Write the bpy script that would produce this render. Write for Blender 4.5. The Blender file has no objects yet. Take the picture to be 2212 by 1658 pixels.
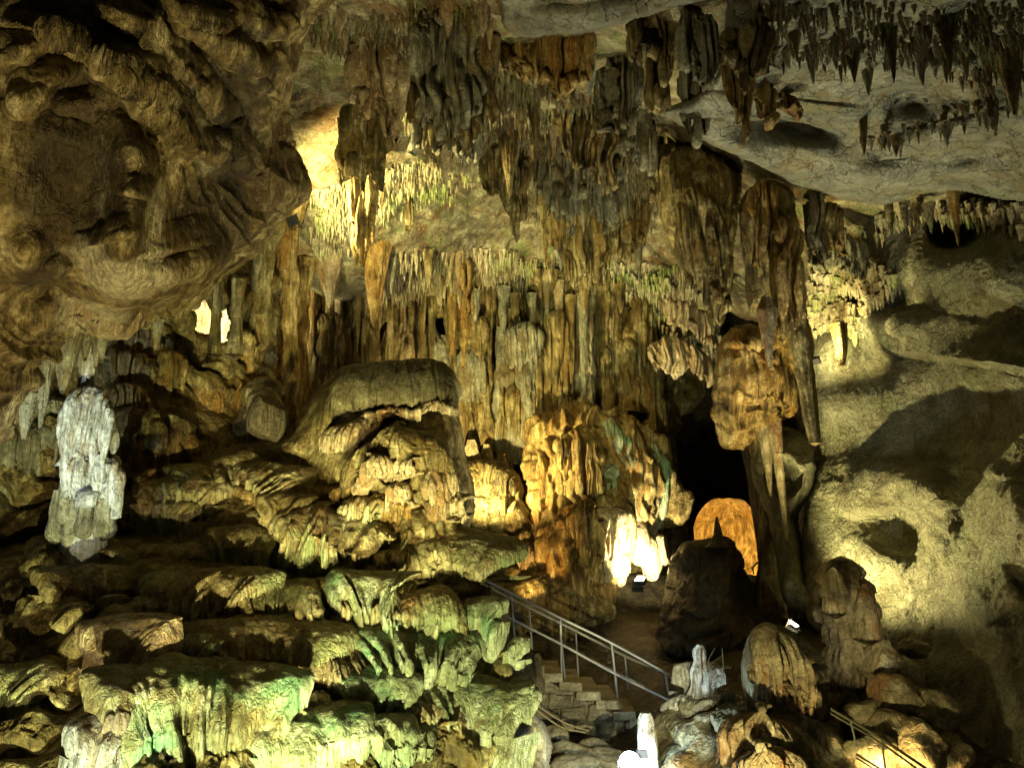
import bpy, math, random
import numpy as np
R = math.radians
sc = bpy.context.scene

# ---------------------------------------------------------------- camera, world, exposure
CAM = np.array([0.0, 0.0, 5.0]); PITCH = R(10); F = 1916.0
cd = bpy.data.cameras.new('camera'); co = bpy.data.objects.new('camera', cd)
sc.collection.objects.link(co); sc.camera = co
co.location = CAM; co.rotation_euler = (R(90) + PITCH, 0, 0)
cd.sensor_width = 36; cd.lens = 36 * F / 2212; cd.clip_start = .05; cd.clip_end = 300
w = bpy.data.worlds.new('World'); sc.world = w; w.use_nodes = True
w.node_tree.nodes['Background'].inputs[0].default_value = (0.60, 0.54, 0.26, 1)
w.node_tree.nodes['Background'].inputs[1].default_value = 0.035
sc.view_settings.view_transform = 'Standard'; sc.view_settings.look = 'None'
sc.view_settings.exposure = 0.0; sc.view_settings.gamma = 1
sc.cycles.max_bounces = 4; sc.cycles.diffuse_bounces = 1; sc.cycles.glossy_bounces = 1
sc.cycles.use_denoising = True

rng = np.random.default_rng(7); random.seed(7)
# ---------------------------------------------------------------- pixel (2212 wide overview) -> world
SP, CP = math.sin(PITCH), math.cos(PITCH)
def P(u, v, d):
    u = np.asarray(u, float); v = np.asarray(v, float); d = np.asarray(d, float)
    x = (u - 1106) / F; t = (829 - v) / F
    y = CP - t * SP; z = SP + t * CP
    return np.stack(np.broadcast_arrays(x * d + CAM[0], y * d + CAM[1], z * d + CAM[2]), -1)
def rz(v): return SP + (829 - np.asarray(v, float)) / F * CP
# ---------------------------------------------------------------- noise
T = np.random.default_rng(3).random(64 ** 3).astype(np.float32)
def vn(p, seed=0):
    p = p.astype(np.float32) + np.float32(seed * 17.31 + 500)
    i = np.floor(p); f = p - i; i = i.astype(np.int32); f = f * f * (3 - 2 * f)
    x0 = i[..., 0] & 63; y0 = (i[..., 1] & 63) << 6; z0 = (i[..., 2] & 63) << 12
    x1 = (i[..., 0] + 1) & 63; y1 = ((i[..., 1] + 1) & 63) << 6; z1 = ((i[..., 2] + 1) & 63) << 12
    fx, fy, fz = f[..., 0], f[..., 1], f[..., 2]
    def lx(b): a = T[x0 + b]; return a + fx * (T[x1 + b] - a)
    def ly(b): a = lx(y0 + b); return a + fy * (lx(y1 + b) - a)
    a = ly(z0); return a + fz * (ly(z1) - a)
def fbm(p, o=4, seed=0, g=.5):
    s = 0; a = 1; n = 0
    for k in range(o): s = s + a * (vn(p * 2.03 ** k, seed + k) - .5); n += a; a *= g
    return s / n * 2
def ridge(p, seed=0): return 1 - np.abs(2 * vn(p, seed) - 1)
def sc3(p, a, b, c): return p * np.array([a, b, c], np.float32)
def sstep(a, b, x): t = np.clip((x - a) / (b - a), 0, 1); return t * t * (3 - 2 * t)
# ---------------------------------------------------------------- objects
def tag(o, label=None, cat=None, group=None, kind=None):
    for k, x in (('label', label), ('category', cat), ('group', group), ('kind', kind)):
        if x: o[k] = x
    return o
def link(name, me, mat, parent=None, base=None):
    me.materials.append(mat)
    o = bpy.data.objects.new(name, me); sc.collection.objects.link(o)
    if parent is not None: o.parent = parent
    return o
def rawmesh(name, V, faces, mat, parent=None, base=None, smooth=True):
    """V (n,3) world coords, faces (m,4) or list; origin goes to base"""
    V = np.asarray(V, np.float64).reshape(-1, 3)
    off = np.array(base) if base is not None else np.zeros(3)
    po = np.zeros(3); q_ = parent
    while q_ is not None: po = po + np.array(q_.location); q_ = q_.parent
    if parent is not None and base is None: off = po
    me = bpy.data.meshes.new(name)
    F_ = np.asarray(faces, np.int32)
    me.vertices.add(len(V)); me.vertices.foreach_set('co', (V - off).astype(np.float32).ravel())
    k = F_.shape[1]
    me.loops.add(F_.size); me.loops.foreach_set('vertex_index', F_.ravel())
    me.polygons.add(len(F_)); me.polygons.foreach_set('loop_start', np.arange(0, F_.size, k, dtype=np.int32))
    me.polygons.foreach_set('use_smooth', np.full(len(F_), smooth))
    me.update(calc_edges=True)
    o = link(name, me, mat, parent)
    o.location = off - po
    return o
def empty(name, loc):
    e = bpy.data.objects.new(name, None); sc.collection.objects.link(e); e.location = loc; e.empty_display_size = .1
    return e
def gridfaces(nv, nu, mask=None, wrap=False):
    a = np.arange(nv * nu).reshape(nv, nu)
    if wrap:
        b = np.roll(a, -1, 1); q = np.stack([a[:-1], b[:-1], b[1:], a[1:]], -1)
    else:
        q = np.stack([a[:-1, :-1], a[:-1, 1:], a[1:, 1:], a[1:, :-1]], -1)
    q = q.reshape(-1, 4)[:, ::-1]
    if mask is not None:
        m = mask.ravel(); q = q[m[q].all(1)]
    return q
def normals(G):
    du = np.gradient(G, axis=1); dv = np.gradient(G, axis=0)
    n = np.cross(dv, du); n /= np.linalg.norm(n, axis=-1, keepdims=True) + 1e-9
    return n
def blur(a, n):
    for _ in range(n):
        b = np.pad(a, [(1, 1), (1, 1)] + [(0, 0)] * (a.ndim - 2), mode='edge')
        a = (b[:-2, 1:-1] + b[2:, 1:-1] + b[1:-1, :-2] + b[1:-1, 2:] + 2 * a) / 6
    return a
def rbf(pts):
    """smooth surface through (u,v,value) control points"""
    pts = np.array(pts, float); X = pts[:, :2] / 500; n = len(X)
    def phi(r): return r
    A = np.zeros((n + 3, n + 3)); D = np.linalg.norm(X[:, None] - X[None], axis=-1)
    A[:n, :n] = phi(D) + np.eye(n) * .02; A[:n, n] = 1; A[:n, n + 1:] = X; A[n, :n] = 1; A[n + 1:, :n] = X.T
    c = np.linalg.solve(A, np.r_[pts[:, 2], 0, 0, 0])
    def f(u, v):
        u = np.asarray(u, float) / 500; v = np.asarray(v, float) / 500
        s = c[n] + c[n + 1] * u + c[n + 2] * v
        for k in range(n): s = s + c[k] * phi(np.sqrt((u - X[k, 0]) ** 2 + (v - X[k, 1]) ** 2 + .004))
        return s
    return f
def sdf(poly, u, v):
    """signed distance (px), positive inside"""
    p = np.array(poly, float); d = np.full(u.shape, 1e9); ins = np.zeros(u.shape, bool)
    for a, b in zip(p, np.roll(p, -1, 0)):
        e = b - a; L = (e @ e) + 1e-9
        t = np.clip(((u - a[0]) * e[0] + (v - a[1]) * e[1]) / L, 0, 1)
        d = np.minimum(d, (u - a[0] - t * e[0]) ** 2 + (v - a[1] - t * e[1]) ** 2)
        c = ((a[1] > v) != (b[1] > v))
        with np.errstate(divide='ignore', invalid='ignore'):
            ins ^= c & (u < (b[0] - a[0]) * (v - a[1]) / (b[1] - a[1] + 1e-12) + a[0])
    return np.where(ins, 1, -1) * np.sqrt(d)
def smoothpoly(p, it=2):
    p = np.array(p, float)
    for _ in range(it):
        q = np.roll(p, -1, 0); p = np.stack([.75 * p + .25 * q, .25 * p + .75 * q], 1).reshape(-1, 2)
    return p
def feat(d, feats, u, v):
    for f in feats:
        k, u0, v0, ru, rv, amp = f[:6]; rot = R(f[6]) if len(f) > 6 else 0
        a = (u - u0) * math.cos(rot) + (v - v0) * math.sin(rot); b = -(u - u0) * math.sin(rot) + (v - v0) * math.cos(rot)
        a = a / ru; b = b / rv
        if k == 'b': d = d - amp * np.exp(-(a * a + b * b) * 1.5)
        elif k == 's': d = d - amp * np.sqrt(np.clip(1 - a * a - b * b, 0, 1))
        elif k == 'l':   # ledge: swells down to the line, drops back under it
            e = np.clip(1 - a ** 4, 0, 1); t = b
            d = d - amp * e * np.where(t < 0, np.clip(1 + t, 0, 1) ** .6, np.clip(1 - t * 7, 0, 1))
        elif k == 'u':   # inverted ledge: drops upward
            e = np.clip(1 - a ** 4, 0, 1)
            d = d - amp * e * np.where(b > 0, np.clip(1 - b, 0, 1) ** .6, np.clip(1 + b * 7, 0, 1))
    return d
def relief(name, poly, depth, mat, step=2.6, edge=40, back=1.0, feats=(), disp=None, jag=5, jf=.03, parent=None, base=None, sm=2, flat=False, holes=()):
    poly = smoothpoly(poly, 2) if not flat else np.array(poly, float)
    u0, v0 = poly.min(0) - 2 * step; u1, v1 = poly.max(0) + 2 * step
    u, v = np.meshgrid(np.arange(u0, u1, step), np.arange(v0, v1, step))
    if jag:
        q = np.stack([u * jf, v * jf, np.full(u.shape, len(poly) * 1.3)], -1)
        e = sdf(poly, u + fbm(q, 3, 5) * jag, v + fbm(q, 3, 9) * jag)
    else: e = sdf(poly, u, v)
    for hp in holes: e = np.minimum(e, -sdf(smoothpoly(hp), u + fbm(np.stack([u * .08, v * .08, u * 0], -1), 2, 5) * 8, v))
    d = depth(u, v)
    d = feat(d, feats, u, v)
    t = np.clip(e / edge, 0, 1)
    d = d + back * (1 - np.sqrt(np.clip(1 - (1 - t) ** 2, 0, 1)))
    G = P(u, v, d)
    if disp is not None:
        N = normals(blur(G, sm)); h = disp(G, u, v, e)
        if isinstance(h, tuple): G = G + h[1]; h = h[0]
        G = G + N * (h * np.clip(e / 14, .12, 1))[..., None]
    return rawmesh(name, G, gridfaces(*u.shape, mask=e > -step * .3), mat, parent, base)
# displacement recipes -------------------------------------------------------
def rocky(a=.12, s=1.0, o=6): 
    return lambda G, u, v, e: a * fbm(G * s, o, 11, .52) + a * .45 * (ridge(G * s * 1.9, 3) - .5)
def fluted(a=.05, f=5.0, lump=.12, z=.16, s=.8):
    def g(G, u, v, e):
        W = G + .25 * fbm(G * 1.1, 3, 4)[..., None]
        r = ridge(sc3(W, f, f, z * f), 21) + .55 * ridge(sc3(W, f * 2.4, f * 2.4, z * f * 1.3), 23)
        return lump * fbm(sc3(G, s, s, s * .6), 5, 31) + a * (r - .8) * (.5 + vn(G * .9, 7)) * 1.3
    return g
def tiered(amp=.13, per=.42, fl=.045, lump=.1, ff=9., wav=1.2, s=1.):
    def g(G, u, v, e):
        q = sc3(G, 1.1, 1.1, .5)
        ph = -G[..., 2] / per + wav * fbm(q * s, 3, 41) * 1.6 + .3 * fbm(q * 4, 2, 45)
        fr = ph - np.floor(ph)
        cap = np.sin(np.pi / 2 * np.clip(fr / .5, 0, 1)); und = sstep(1, .9, fr)
        on = sstep(.35, .6, vn(sc3(G, 1.4, 1.4, 2.0), 47)) * .8 + .2
        W = G + .12 * fbm(G * 1.6, 2, 4)[..., None]
        r = ridge(sc3(W, ff, ff, .9), 51) + .5 * ridge(sc3(W, ff * 2.2, ff * 2.2, 1.2), 52)
        dr = sstep(.25, .6, fr)
        return amp * on * cap * und + fl * on * dr * (r - .8) + lump * fbm(G * .9, 6, 55, .5)
    return g
# ---------------------------------------------------------------- materials
def rock(name, dark, mid, light, stain=None, green=0, rough=.55, bump=1.0, streak=1.0, sc_=1.0, crack=.5, greencol=(.10, .24, .05), contrast=1., blobs=(), blobcol=(.04, .026, .008), pale=()):
    m = bpy.data.materials.new(name); m.use_nodes = True; nt = m.node_tree; N = nt.nodes; L = nt.links
    bs = N['Principled BSDF']; geo = N.new('ShaderNodeNewGeometry')
    def mp(s, off=0):
        x = N.new('ShaderNodeMapping'); x.inputs['Scale'].default_value = s; x.inputs['Location'].default_value = (off, off * .7, off * .3)
        L.new(geo.outputs['Position'], x.inputs['Vector']); return x.outputs[0]
    def noise(vec, scale, det=8, rg=.6, dist=0.):
        n = N.new('ShaderNodeTexNoise'); L.new(vec, n.inputs['Vector']); n.inputs['Scale'].default_value = scale
        n.inputs['Detail'].default_value = det; n.inputs['Roughness'].default_value = rg; n.inputs['Distortion'].default_value = dist
        return n.outputs['Fac']
    def ramp(f, a, b, ca=(0, 0, 0, 1), cb=(1, 1, 1, 1)):
        r = N.new('ShaderNodeValToRGB'); r.color_ramp.elements[0].position = a; r.color_ramp.elements[1].position = b
        r.color_ramp.elements[0].color = ca; r.color_ramp.elements[1].color = cb; L.new(f, r.inputs[0]); return r
    def mixc(f, a, b):
        x = N.new('ShaderNodeMix'); x.data_type = 'RGBA'
        if hasattr(f, 'is_linked'): L.new(f, x.inputs[0])
        else: x.inputs[0].default_value = f
        for i, c in ((6, a), (7, b)):
            if isinstance(c, tuple): x.inputs[i].default_value = c + (1,)
            else: L.new(c, x.inputs[i])
        return x.outputs[2]
    def math_(op, a, b):
        x = N.new('ShaderNodeMath'); x.operation = op
        for i, c in ((0, a), (1, b)):
            if isinstance(c, (int, float)): x.inputs[i].default_value = c
            else: L.new(c, x.inputs[i])
        return x.outputs[0]
    iso = noise(mp((1, 1, 1)), 2.2 * sc_, 10, .68, .6); st = noise(mp((7, 7, .9), 3), 1.6 * sc_, 8, .62, .35)
    f = math_('ADD', math_('MULTIPLY', iso, 1 - .5 * streak), math_('MULTIPLY', st, .5 * streak))
    lo, hi = .5 - .13 / contrast, .5 + .13 / contrast
    r = N.new('ShaderNodeValToRGB'); L.new(f, r.inputs[0]); cr = r.color_ramp
    cr.elements[0].position = lo; cr.elements[0].color = dark + (1,)
    cr.elements[1].position = hi; cr.elements[1].color = light + (1,)
    e = cr.elements.new(.5); e.color = mid + (1,)
    col = r.outputs[0]
    if stain:
        col = mixc(math_('MULTIPLY', ramp(noise(mp((2, 2, .8), 9), 1.1 * sc_, 7, .65, 1.), .50, .62).outputs[0], .85), col, stain)
    if green:
        col = mixc(math_('MULTIPLY', ramp(noise(mp((1, 1, 1), 21), 1.5, 8, .62), .52 - .1 * (green - .5), .66 - .1 * (green - .5)).outputs[0], min(1, green)), col, greencol)
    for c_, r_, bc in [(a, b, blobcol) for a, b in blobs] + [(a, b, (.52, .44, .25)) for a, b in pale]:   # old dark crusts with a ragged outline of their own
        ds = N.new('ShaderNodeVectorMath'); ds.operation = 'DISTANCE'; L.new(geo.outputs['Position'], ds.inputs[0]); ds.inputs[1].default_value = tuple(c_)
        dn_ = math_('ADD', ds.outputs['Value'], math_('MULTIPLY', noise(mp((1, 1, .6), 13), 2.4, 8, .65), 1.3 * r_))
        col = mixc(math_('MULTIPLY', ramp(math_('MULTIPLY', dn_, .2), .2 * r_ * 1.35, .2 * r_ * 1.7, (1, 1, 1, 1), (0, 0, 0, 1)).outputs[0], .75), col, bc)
    fine = noise(mp((1, 1, 1), 5), 22 * sc_, 6, .75)
    k = math_('MAXIMUM', math_('ADD', math_('MULTIPLY', fine, 2.6), -.3), .25)
    v = N.new('ShaderNodeVectorMath'); v.operation = 'SCALE'; L.new(col, v.inputs[0]); L.new(k, v.inputs['Scale']); col = v.outputs[0]
    L.new(col, bs.inputs['Base Color'])
    bs.inputs['Roughness'].default_value = rough; bs.inputs['Specular IOR Level'].default_value = .35
    b1 = noise(mp((1, 1, 1), 2), 9 * sc_, 9, .66, .3); b2 = noise(mp((16, 16, 1.7), 1), 1.4 * sc_, 5, .6, .4)
    vo = N.new('ShaderNodeTexVoronoi'); vo.feature = 'DISTANCE_TO_EDGE'; vo.inputs['Scale'].default_value = 2.3 * sc_
    wv = N.new('ShaderNodeVectorMath'); wv.operation = 'ADD'
    nz = N.new('ShaderNodeTexNoise'); L.new(mp((1, 1, 1)), nz.inputs['Vector']); nz.inputs['Scale'].default_value = 3; nz.inputs['Detail'].default_value = 4
    L.new(geo.outputs['Position'], wv.inputs[0]); L.new(nz.outputs['Color'], wv.inputs[1]); L.new(wv.outputs[0], vo.inputs['Vector'])
    ck = ramp(vo.outputs['Distance'], 0., .03)
    h = math_('ADD', math_('MULTIPLY', b1, .6), math_('MULTIPLY', b2, .9 * streak))
    h = math_('ADD', h, math_('MULTIPLY', ck.outputs[0], .22 * crack))
    bp = N.new('ShaderNodeBump'); bp.inputs['Strength'].default_value = 1.0; bp.inputs['Distance'].default_value = .085 * bump
    L.new(h, bp.inputs['Height']); L.new(bp.outputs[0], bs.inputs['Normal'])
    return m
M = {}
M['brown'] = rock('brown_flowstone', (.03, .021, .006), (.155, .112, .034), (.40, .32, .14), stain=(.17, .10, .02), contrast=1.35)
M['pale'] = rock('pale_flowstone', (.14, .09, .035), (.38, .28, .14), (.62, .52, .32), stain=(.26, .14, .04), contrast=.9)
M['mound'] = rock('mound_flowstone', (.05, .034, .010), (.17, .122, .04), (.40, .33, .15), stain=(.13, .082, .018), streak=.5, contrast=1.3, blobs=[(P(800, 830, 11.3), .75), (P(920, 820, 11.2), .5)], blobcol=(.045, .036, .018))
M['drape'] = rock('mound_drapery', (.14, .09, .025), (.38, .31, .14), (.60, .54, .32), stain=(.24, .12, .03), green=.4, greencol=(.2, .36, .14))
M['drapeg'] = rock('green_drapery', (.12, .12, .04), (.36, .38, .2), (.62, .62, .45), stain=(.18, .13, .04), green=.7, greencol=(.11, .34, .15))
M['orange'] = rock('orange_flowstone', (.06, .034, .007), (.26, .165, .042), (.52, .38, .15), stain=(.26, .125, .02), contrast=1.25)
M['grey'] = rock('grey_limestone', (.08, .076, .05), (.165, .158, .112), (.27, .26, .19), stain=(.17, .13, .06), streak=.15, crack=1., bump=1.3, green=.12, contrast=.8)
M['greydrip'] = rock('grey_dripstone', (.065, .06, .033), (.21, .195, .12), (.40, .38, .255), stain=(.15, .10, .03))
M['wall'] = rock('wall_limestone', (.09, .084, .05), (.24, .225, .14), (.38, .36, .24), stain=(.15, .125, .065), streak=.0, crack=.9, bump=2.0, green=.35, greencol=(.20, .27, .12), contrast=.6, sc_=1.3)
M['ceil'] = rock('ceiling_limestone', (.06, .046, .02), (.22, .18, .09), (.44, .39, .23), stain=(.16, .08, .025), green=.4, greencol=(.18, .30, .05), streak=.3, bump=1.6)
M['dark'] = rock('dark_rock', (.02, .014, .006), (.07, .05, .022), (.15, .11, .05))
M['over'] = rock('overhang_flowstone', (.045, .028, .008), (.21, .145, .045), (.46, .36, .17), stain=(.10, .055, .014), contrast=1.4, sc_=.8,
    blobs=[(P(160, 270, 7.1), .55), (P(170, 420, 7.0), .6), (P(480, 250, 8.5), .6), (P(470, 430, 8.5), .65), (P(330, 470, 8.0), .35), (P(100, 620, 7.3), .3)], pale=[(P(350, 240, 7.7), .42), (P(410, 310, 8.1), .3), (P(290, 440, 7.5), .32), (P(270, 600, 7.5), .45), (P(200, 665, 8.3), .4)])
M['white'] = rock('white_calcite', (.16, .15, .11), (.44, .45, .42), (.70, .72, .70), stain=(.22, .16, .08), contrast=1.1)
M['stone'] = rock('step_stone', (.13, .105, .055), (.30, .25, .14), (.45, .39, .24), streak=.0)
M['pink'] = rock('cream_stalagmite', (.09, .068, .038), (.33, .265, .15), (.60, .52, .34), stain=(.25, .12, .04), streak=.5)
def simple(name, col, rough=.4, metal=0., emit=None, es=1.):
    m = bpy.data.materials.new(name); m.use_nodes = True; b = m.node_tree.nodes['Principled BSDF']
    b.inputs['Base Color'].default_value = col + (1,); b.inputs['Roughness'].default_value = rough; b.inputs['Metallic'].default_value = metal
    if emit: b.inputs['Emission Color'].default_value = emit + (1,); b.inputs['Emission Strength'].default_value = es
    else:
        n = m.node_tree.nodes.new('ShaderNodeTexNoise'); n.inputs['Scale'].default_value = 14; n.inputs['Detail'].default_value = 6
        r = m.node_tree.nodes.new('ShaderNodeMapRange'); r.inputs[3].default_value = rough - .12; r.inputs[4].default_value = rough + .2
        m.node_tree.links.new(n.outputs[0], r.inputs[0]); m.node_tree.links.new(r.outputs[0], b.inputs['Roughness'])
    return m
M['rail'] = simple('galvanised_steel', (.34, .33, .29), .45, .45)
M['darkrail'] = simple('dark_olive_steel', (.09, .085, .05), .5, .4)  # dark olive metal, darker than the galvanised rails
M['housing'] = simple('lamp_housing', (.05, .05, .05), .5, .2)
M['glassw'] = simple('lamp_glass_cool', (.8, .9, .95), .3, 0, (.78, .95, 1.0), 20)
M['glassy'] = simple('lamp_glass_warm', (.9, .8, .5), .3, 0, (1., .85, .5), 30)
M['rope'] = simple('barrier_rope', (.32, .25, .12), .8)

# ---------------------------------------------------------------- lamps
def boxm(c, s, ax=None):
    """box verts/faces centred c, half sizes s, in axes ax"""
    ax = np.eye(3) if ax is None else ax
    k = np.array([[-1, -1, -1], [1, -1, -1], [1, 1, -1], [-1, 1, -1], [-1, -1, 1], [1, -1, 1], [1, 1, 1], [-1, 1, 1]]) * np.array(s)
    V = k @ ax + np.array(c)
    return V, np.array([[0, 3, 2, 1], [4, 5, 6, 7], [0, 1, 5, 4], [1, 2, 6, 5], [2, 3, 7, 6], [3, 0, 4, 7]])
def merge(parts):
    V = []; Fs = []; n = 0
    for v, f in parts: V.append(v); Fs.append(f + n); n += len(v)
    return np.concatenate(V), np.concatenate(Fs)
def frame(dirv, up=(0, 0, 1)):
    y = np.array(dirv, float); y /= np.linalg.norm(y); x = np.cross(y, up)
    if np.linalg.norm(x) < 1e-3: x = np.array([1., 0, 0])
    x /= np.linalg.norm(x); z = np.cross(x, y); return np.array([x, y, z])
YEL = (1., .87, .38); GRN = (.94, 1., .48); COOL = (.72, .92, 1.); ORG = (1., .66, .22); WHT = (1., .95, .6); NEU = (.96, .95, .68)
def lamp(pos, target, watts, col=YEL, cone=100, blend=.6, r=.04, label='small floodlight hidden among the rocks or added as fill', visible=False, size=.09, bowl=False):
    pos = np.array(pos, float); target = np.array(target, float)
    A = frame(target - pos)
    e = empty('floodlight', pos - A[1] * .06); tag(e, label, 'floodlight', 'floodlights hidden among the formations')
    s = size
    hs = .55 if bowl else 1.
    V, F_ = merge([boxm(pos - A[1] * s * .7, (s * hs, s * .5 * hs, s * .75 * hs), A), boxm(pos - A[1] * s * (.7 if bowl else .05) + A[2] * s * .8 * hs, (s * 1.05 * hs, s * .25, s * .06), A)])
    rawmesh('housing', V, F_, M['housing'], e, smooth=False)
    V, F_ = boxm(pos - A[1] * s * .17, (s * .88, s * .05, s * .62), A)
    if bowl:
        a_ = np.linspace(0, 2 * np.pi, 32, endpoint=False); rr = np.array([.02, .5, .8, .95, 1.0]); yy_ = np.array([.25, .2, .12, .04, -.3])
        V = (pos + s * (np.cos(a_)[None, :, None] * A[0] * rr[:, None, None] + np.sin(a_)[None, :, None] * A[2] * rr[:, None, None] + yy_[:, None, None] * A[1])).reshape(-1, 3); F_ = gridfaces(5, 32, wrap=True)
    rawmesh('lens', V, F_, M['glassw'] if col is COOL else M['glassy'], e, smooth=False)
    V, F_ = merge([boxm(pos - A[1] * s * .7 + A[0] * s * 1.1 * k - A[2] * s * .5, (s * .05, s * .15, s * .7), A) for k in (-1, 1)] + [boxm(pos - A[1] * s * .7 - A[2] * s * 1.2, (s * 1.15, s * .15, s * .05), A)])
    rawmesh('bracket', V, F_, M['housing'], e, smooth=False)
    ld = bpy.data.lights.new('floodlight_beam', 'SPOT'); ld.energy = watts; ld.color = col; ld.spot_size = R(cone); ld.spot_blend = blend; ld.shadow_soft_size = r
    lo = bpy.data.objects.new('floodlight_beam', ld); sc.collection.objects.link(lo); lo.parent = e
    from mathutils import Vector
    lo.location = pos + A[1] * .02 - np.array(e.location)
    lo.rotation_euler = Vector(target - pos).to_track_quat('-Z', 'Y').to_euler()
    return e

# ---------------------------------------------------------------- formations
def smooth1(pts, n):
    """Catmull-Rom resample of (k,3) points to n, even in arc length"""
    p = np.array(pts, float); p = np.vstack([2 * p[0] - p[1], p, 2 * p[-1] - p[-2]]); out = []
    for i in range(1, len(p) - 2):
        t = np.linspace(0, 1, 24, endpoint=False)[:, None]
        a, b, c, d = p[i - 1], p[i], p[i + 1], p[i + 2]
        out.append(.5 * (2 * b + (c - a) * t + (2 * a - 5 * b + 4 * c - d) * t ** 2 + (3 * b - a - 3 * c + d) * t ** 3))
    out = np.vstack(out + [p[-2][None]])
    s = np.r_[0, np.cumsum(np.linalg.norm(np.diff(out, axis=0), axis=1))]
    q = np.linspace(0, s[-1], n)
    return np.stack([np.interp(q, s, out[:, k]) for k in range(3)], -1), s[-1]
SEED = [0]
def shelf(name, W, mat, rise=.25, back=.4, drape=.35, flute=.035, ff=14., tip=.5, parent=None, base=None, lump=.06, res=.011, taper=True, vary=.6, under=.9, lean=0.0, slope=False):
    """flowstone cap rounding over a lip with fluted drapery hanging under it. W: lip points in world"""
    SEED[0] += 1; sd = SEED[0] % 40
    n0 = smooth1(W, 50)[1]; n = int(max(24, min(420, n0 / res)))
    C, Ln = smooth1(W, n); s = np.linspace(0, Ln, n); q = s / Ln; back = min(back, .5 * Ln); rise = min(rise, .55 * Ln)
    flute = flute * 1.5
    tg = np.gradient(C, axis=0); tg[:, 2] = 0; tg /= np.linalg.norm(tg, axis=1, keepdims=True) + 1e-9
    k = max(3, n // 12); pad = np.pad(tg, ((k, k), (0, 0)), mode='edge')
    tg = np.stack([np.convolve(pad[:, j], np.ones(2 * k + 1) / (2 * k + 1), 'valid') for j in range(3)], -1)
    o = np.stack([tg[:, 1], -tg[:, 0], 0 * s], -1); o /= np.linalg.norm(o, axis=1, keepdims=True) + 1e-9
    vw = (C - CAM); sg = np.sign(-(o * vw).sum(1)); o *= np.where(np.median(sg) == 0, 1, np.median(sg))
    env = np.clip(1 - np.abs(2 * q - 1) ** 5, 0, 1) ** .5 if taper else np.ones(n)
    z = np.array([0, 0, 1.])
    q0 = np.stack([s * 2.6, 0 * s + sd * 1.7, 0 * s], -1)
    C = C + o * (.16 * min(1, Ln) * fbm(q0, 3, sd))[:, None] + z * (.09 * min(1, Ln) * fbm(q0 + 9, 3, sd))[:, None]
    p1 = np.stack([s * 1.3, 0 * s + sd, 0 * s], -1); p2 = np.stack([s * ff * .4, 0 * s + sd * 2, 0 * s], -1); p3 = np.stack([s * ff, 0 * s + sd * 3, 0 * s], -1)
    fold = np.abs(2 * vn(np.stack([s * ff, 0 * s - 2.2, 0 * s + sd], -1), sd) - 1)
    Lr = drape * (1 - vary * .5 + vary * 1.0 * vn(p1, sd)) * (1 - tip * .6 + tip * (1.1 * vn(p2, sd + 1) ** 1.5 + .45 * fold + .35 * vn(p3 * 1.7, sd + 2))) * env
    ns1 = max(8, int((rise + back) / res / 1.7)); ns2 = max(8, int(drape * 1.1 / res / 1.5)); ns3 = 6
    ns1, ns2 = min(ns1, 60), min(ns2, 110)
    rows = []; g = []
    for ph in np.linspace(np.pi / 2, 0, ns1, endpoint=False):
        b = back * (.4 + .6 * env)
        tt = 1 - ph / (np.pi / 2)
        if slope: rows.append(C - o * (b * 1.7 * (1 - tt))[:, None] + z * (rise * (1 - tt ** 2.4)) * (.4 + .6 * env)[:, None]); g.append(tt ** 3)
        else: rows.append(C + o * (b * (np.cos(ph) - 1))[:, None] + z * (rise * np.sin(ph)) * (.4 + .6 * env)[:, None]); g.append(np.cos(ph) ** 1.8)
    for t in np.linspace(0, 1, ns2):
        rows.append(C - z * (Lr * t)[:, None] + o * ((lean * t - .16 * t * t) * Lr)[:, None]); g.append(1 - .2 * t)
    bot = rows[-1]
    for t in np.linspace(0, 1, ns3 + 1)[1:]:
        rows.append(bot - o * (back * under * t) * np.ones((n, 1)) + z * (Lr * .45 * math.sqrt(t))[:, None]); g.append(1 - t)
    G = np.stack(rows); g = np.array(g)[:, None]
    # ends sink back
    G = G - o[None] * (back * .6 * (1 - env))[None, :, None]
    N = normals(G); N *= np.sign((N * (CAM - G)).sum(-1).mean())
    S = np.broadcast_to(s, G.shape[:2]); Z = G[..., 2]
    wob = .10 * fbm(np.stack([S * 1.5, Z * 2.0, S * 0 + sd], -1), 2, sd)
    r = 1.55 - 1.9 * ridge(np.stack([(S + wob) * ff, Z * 1.1, S * 0 + sd], -1), sd) ** 3 - .9 * ridge(np.stack([(S + wob) * ff * 2.1, Z * 1.6, S * 0], -1), sd + 3) ** 3
    amp = flute * (.45 + 1.1 * vn(np.stack([S * 2.0, Z * 2, S * 0], -1), sd + 5))
    h = g * amp * (r - .75) * 1.25 + lump * fbm(G * 2.2, 4, sd + 9) + .012 * fbm(G * 14, 3, 2)
    G = G + N * h[..., None]
    return rawmesh(name, G, gridfaces(*G.shape[:2]), mat, parent, base)
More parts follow.
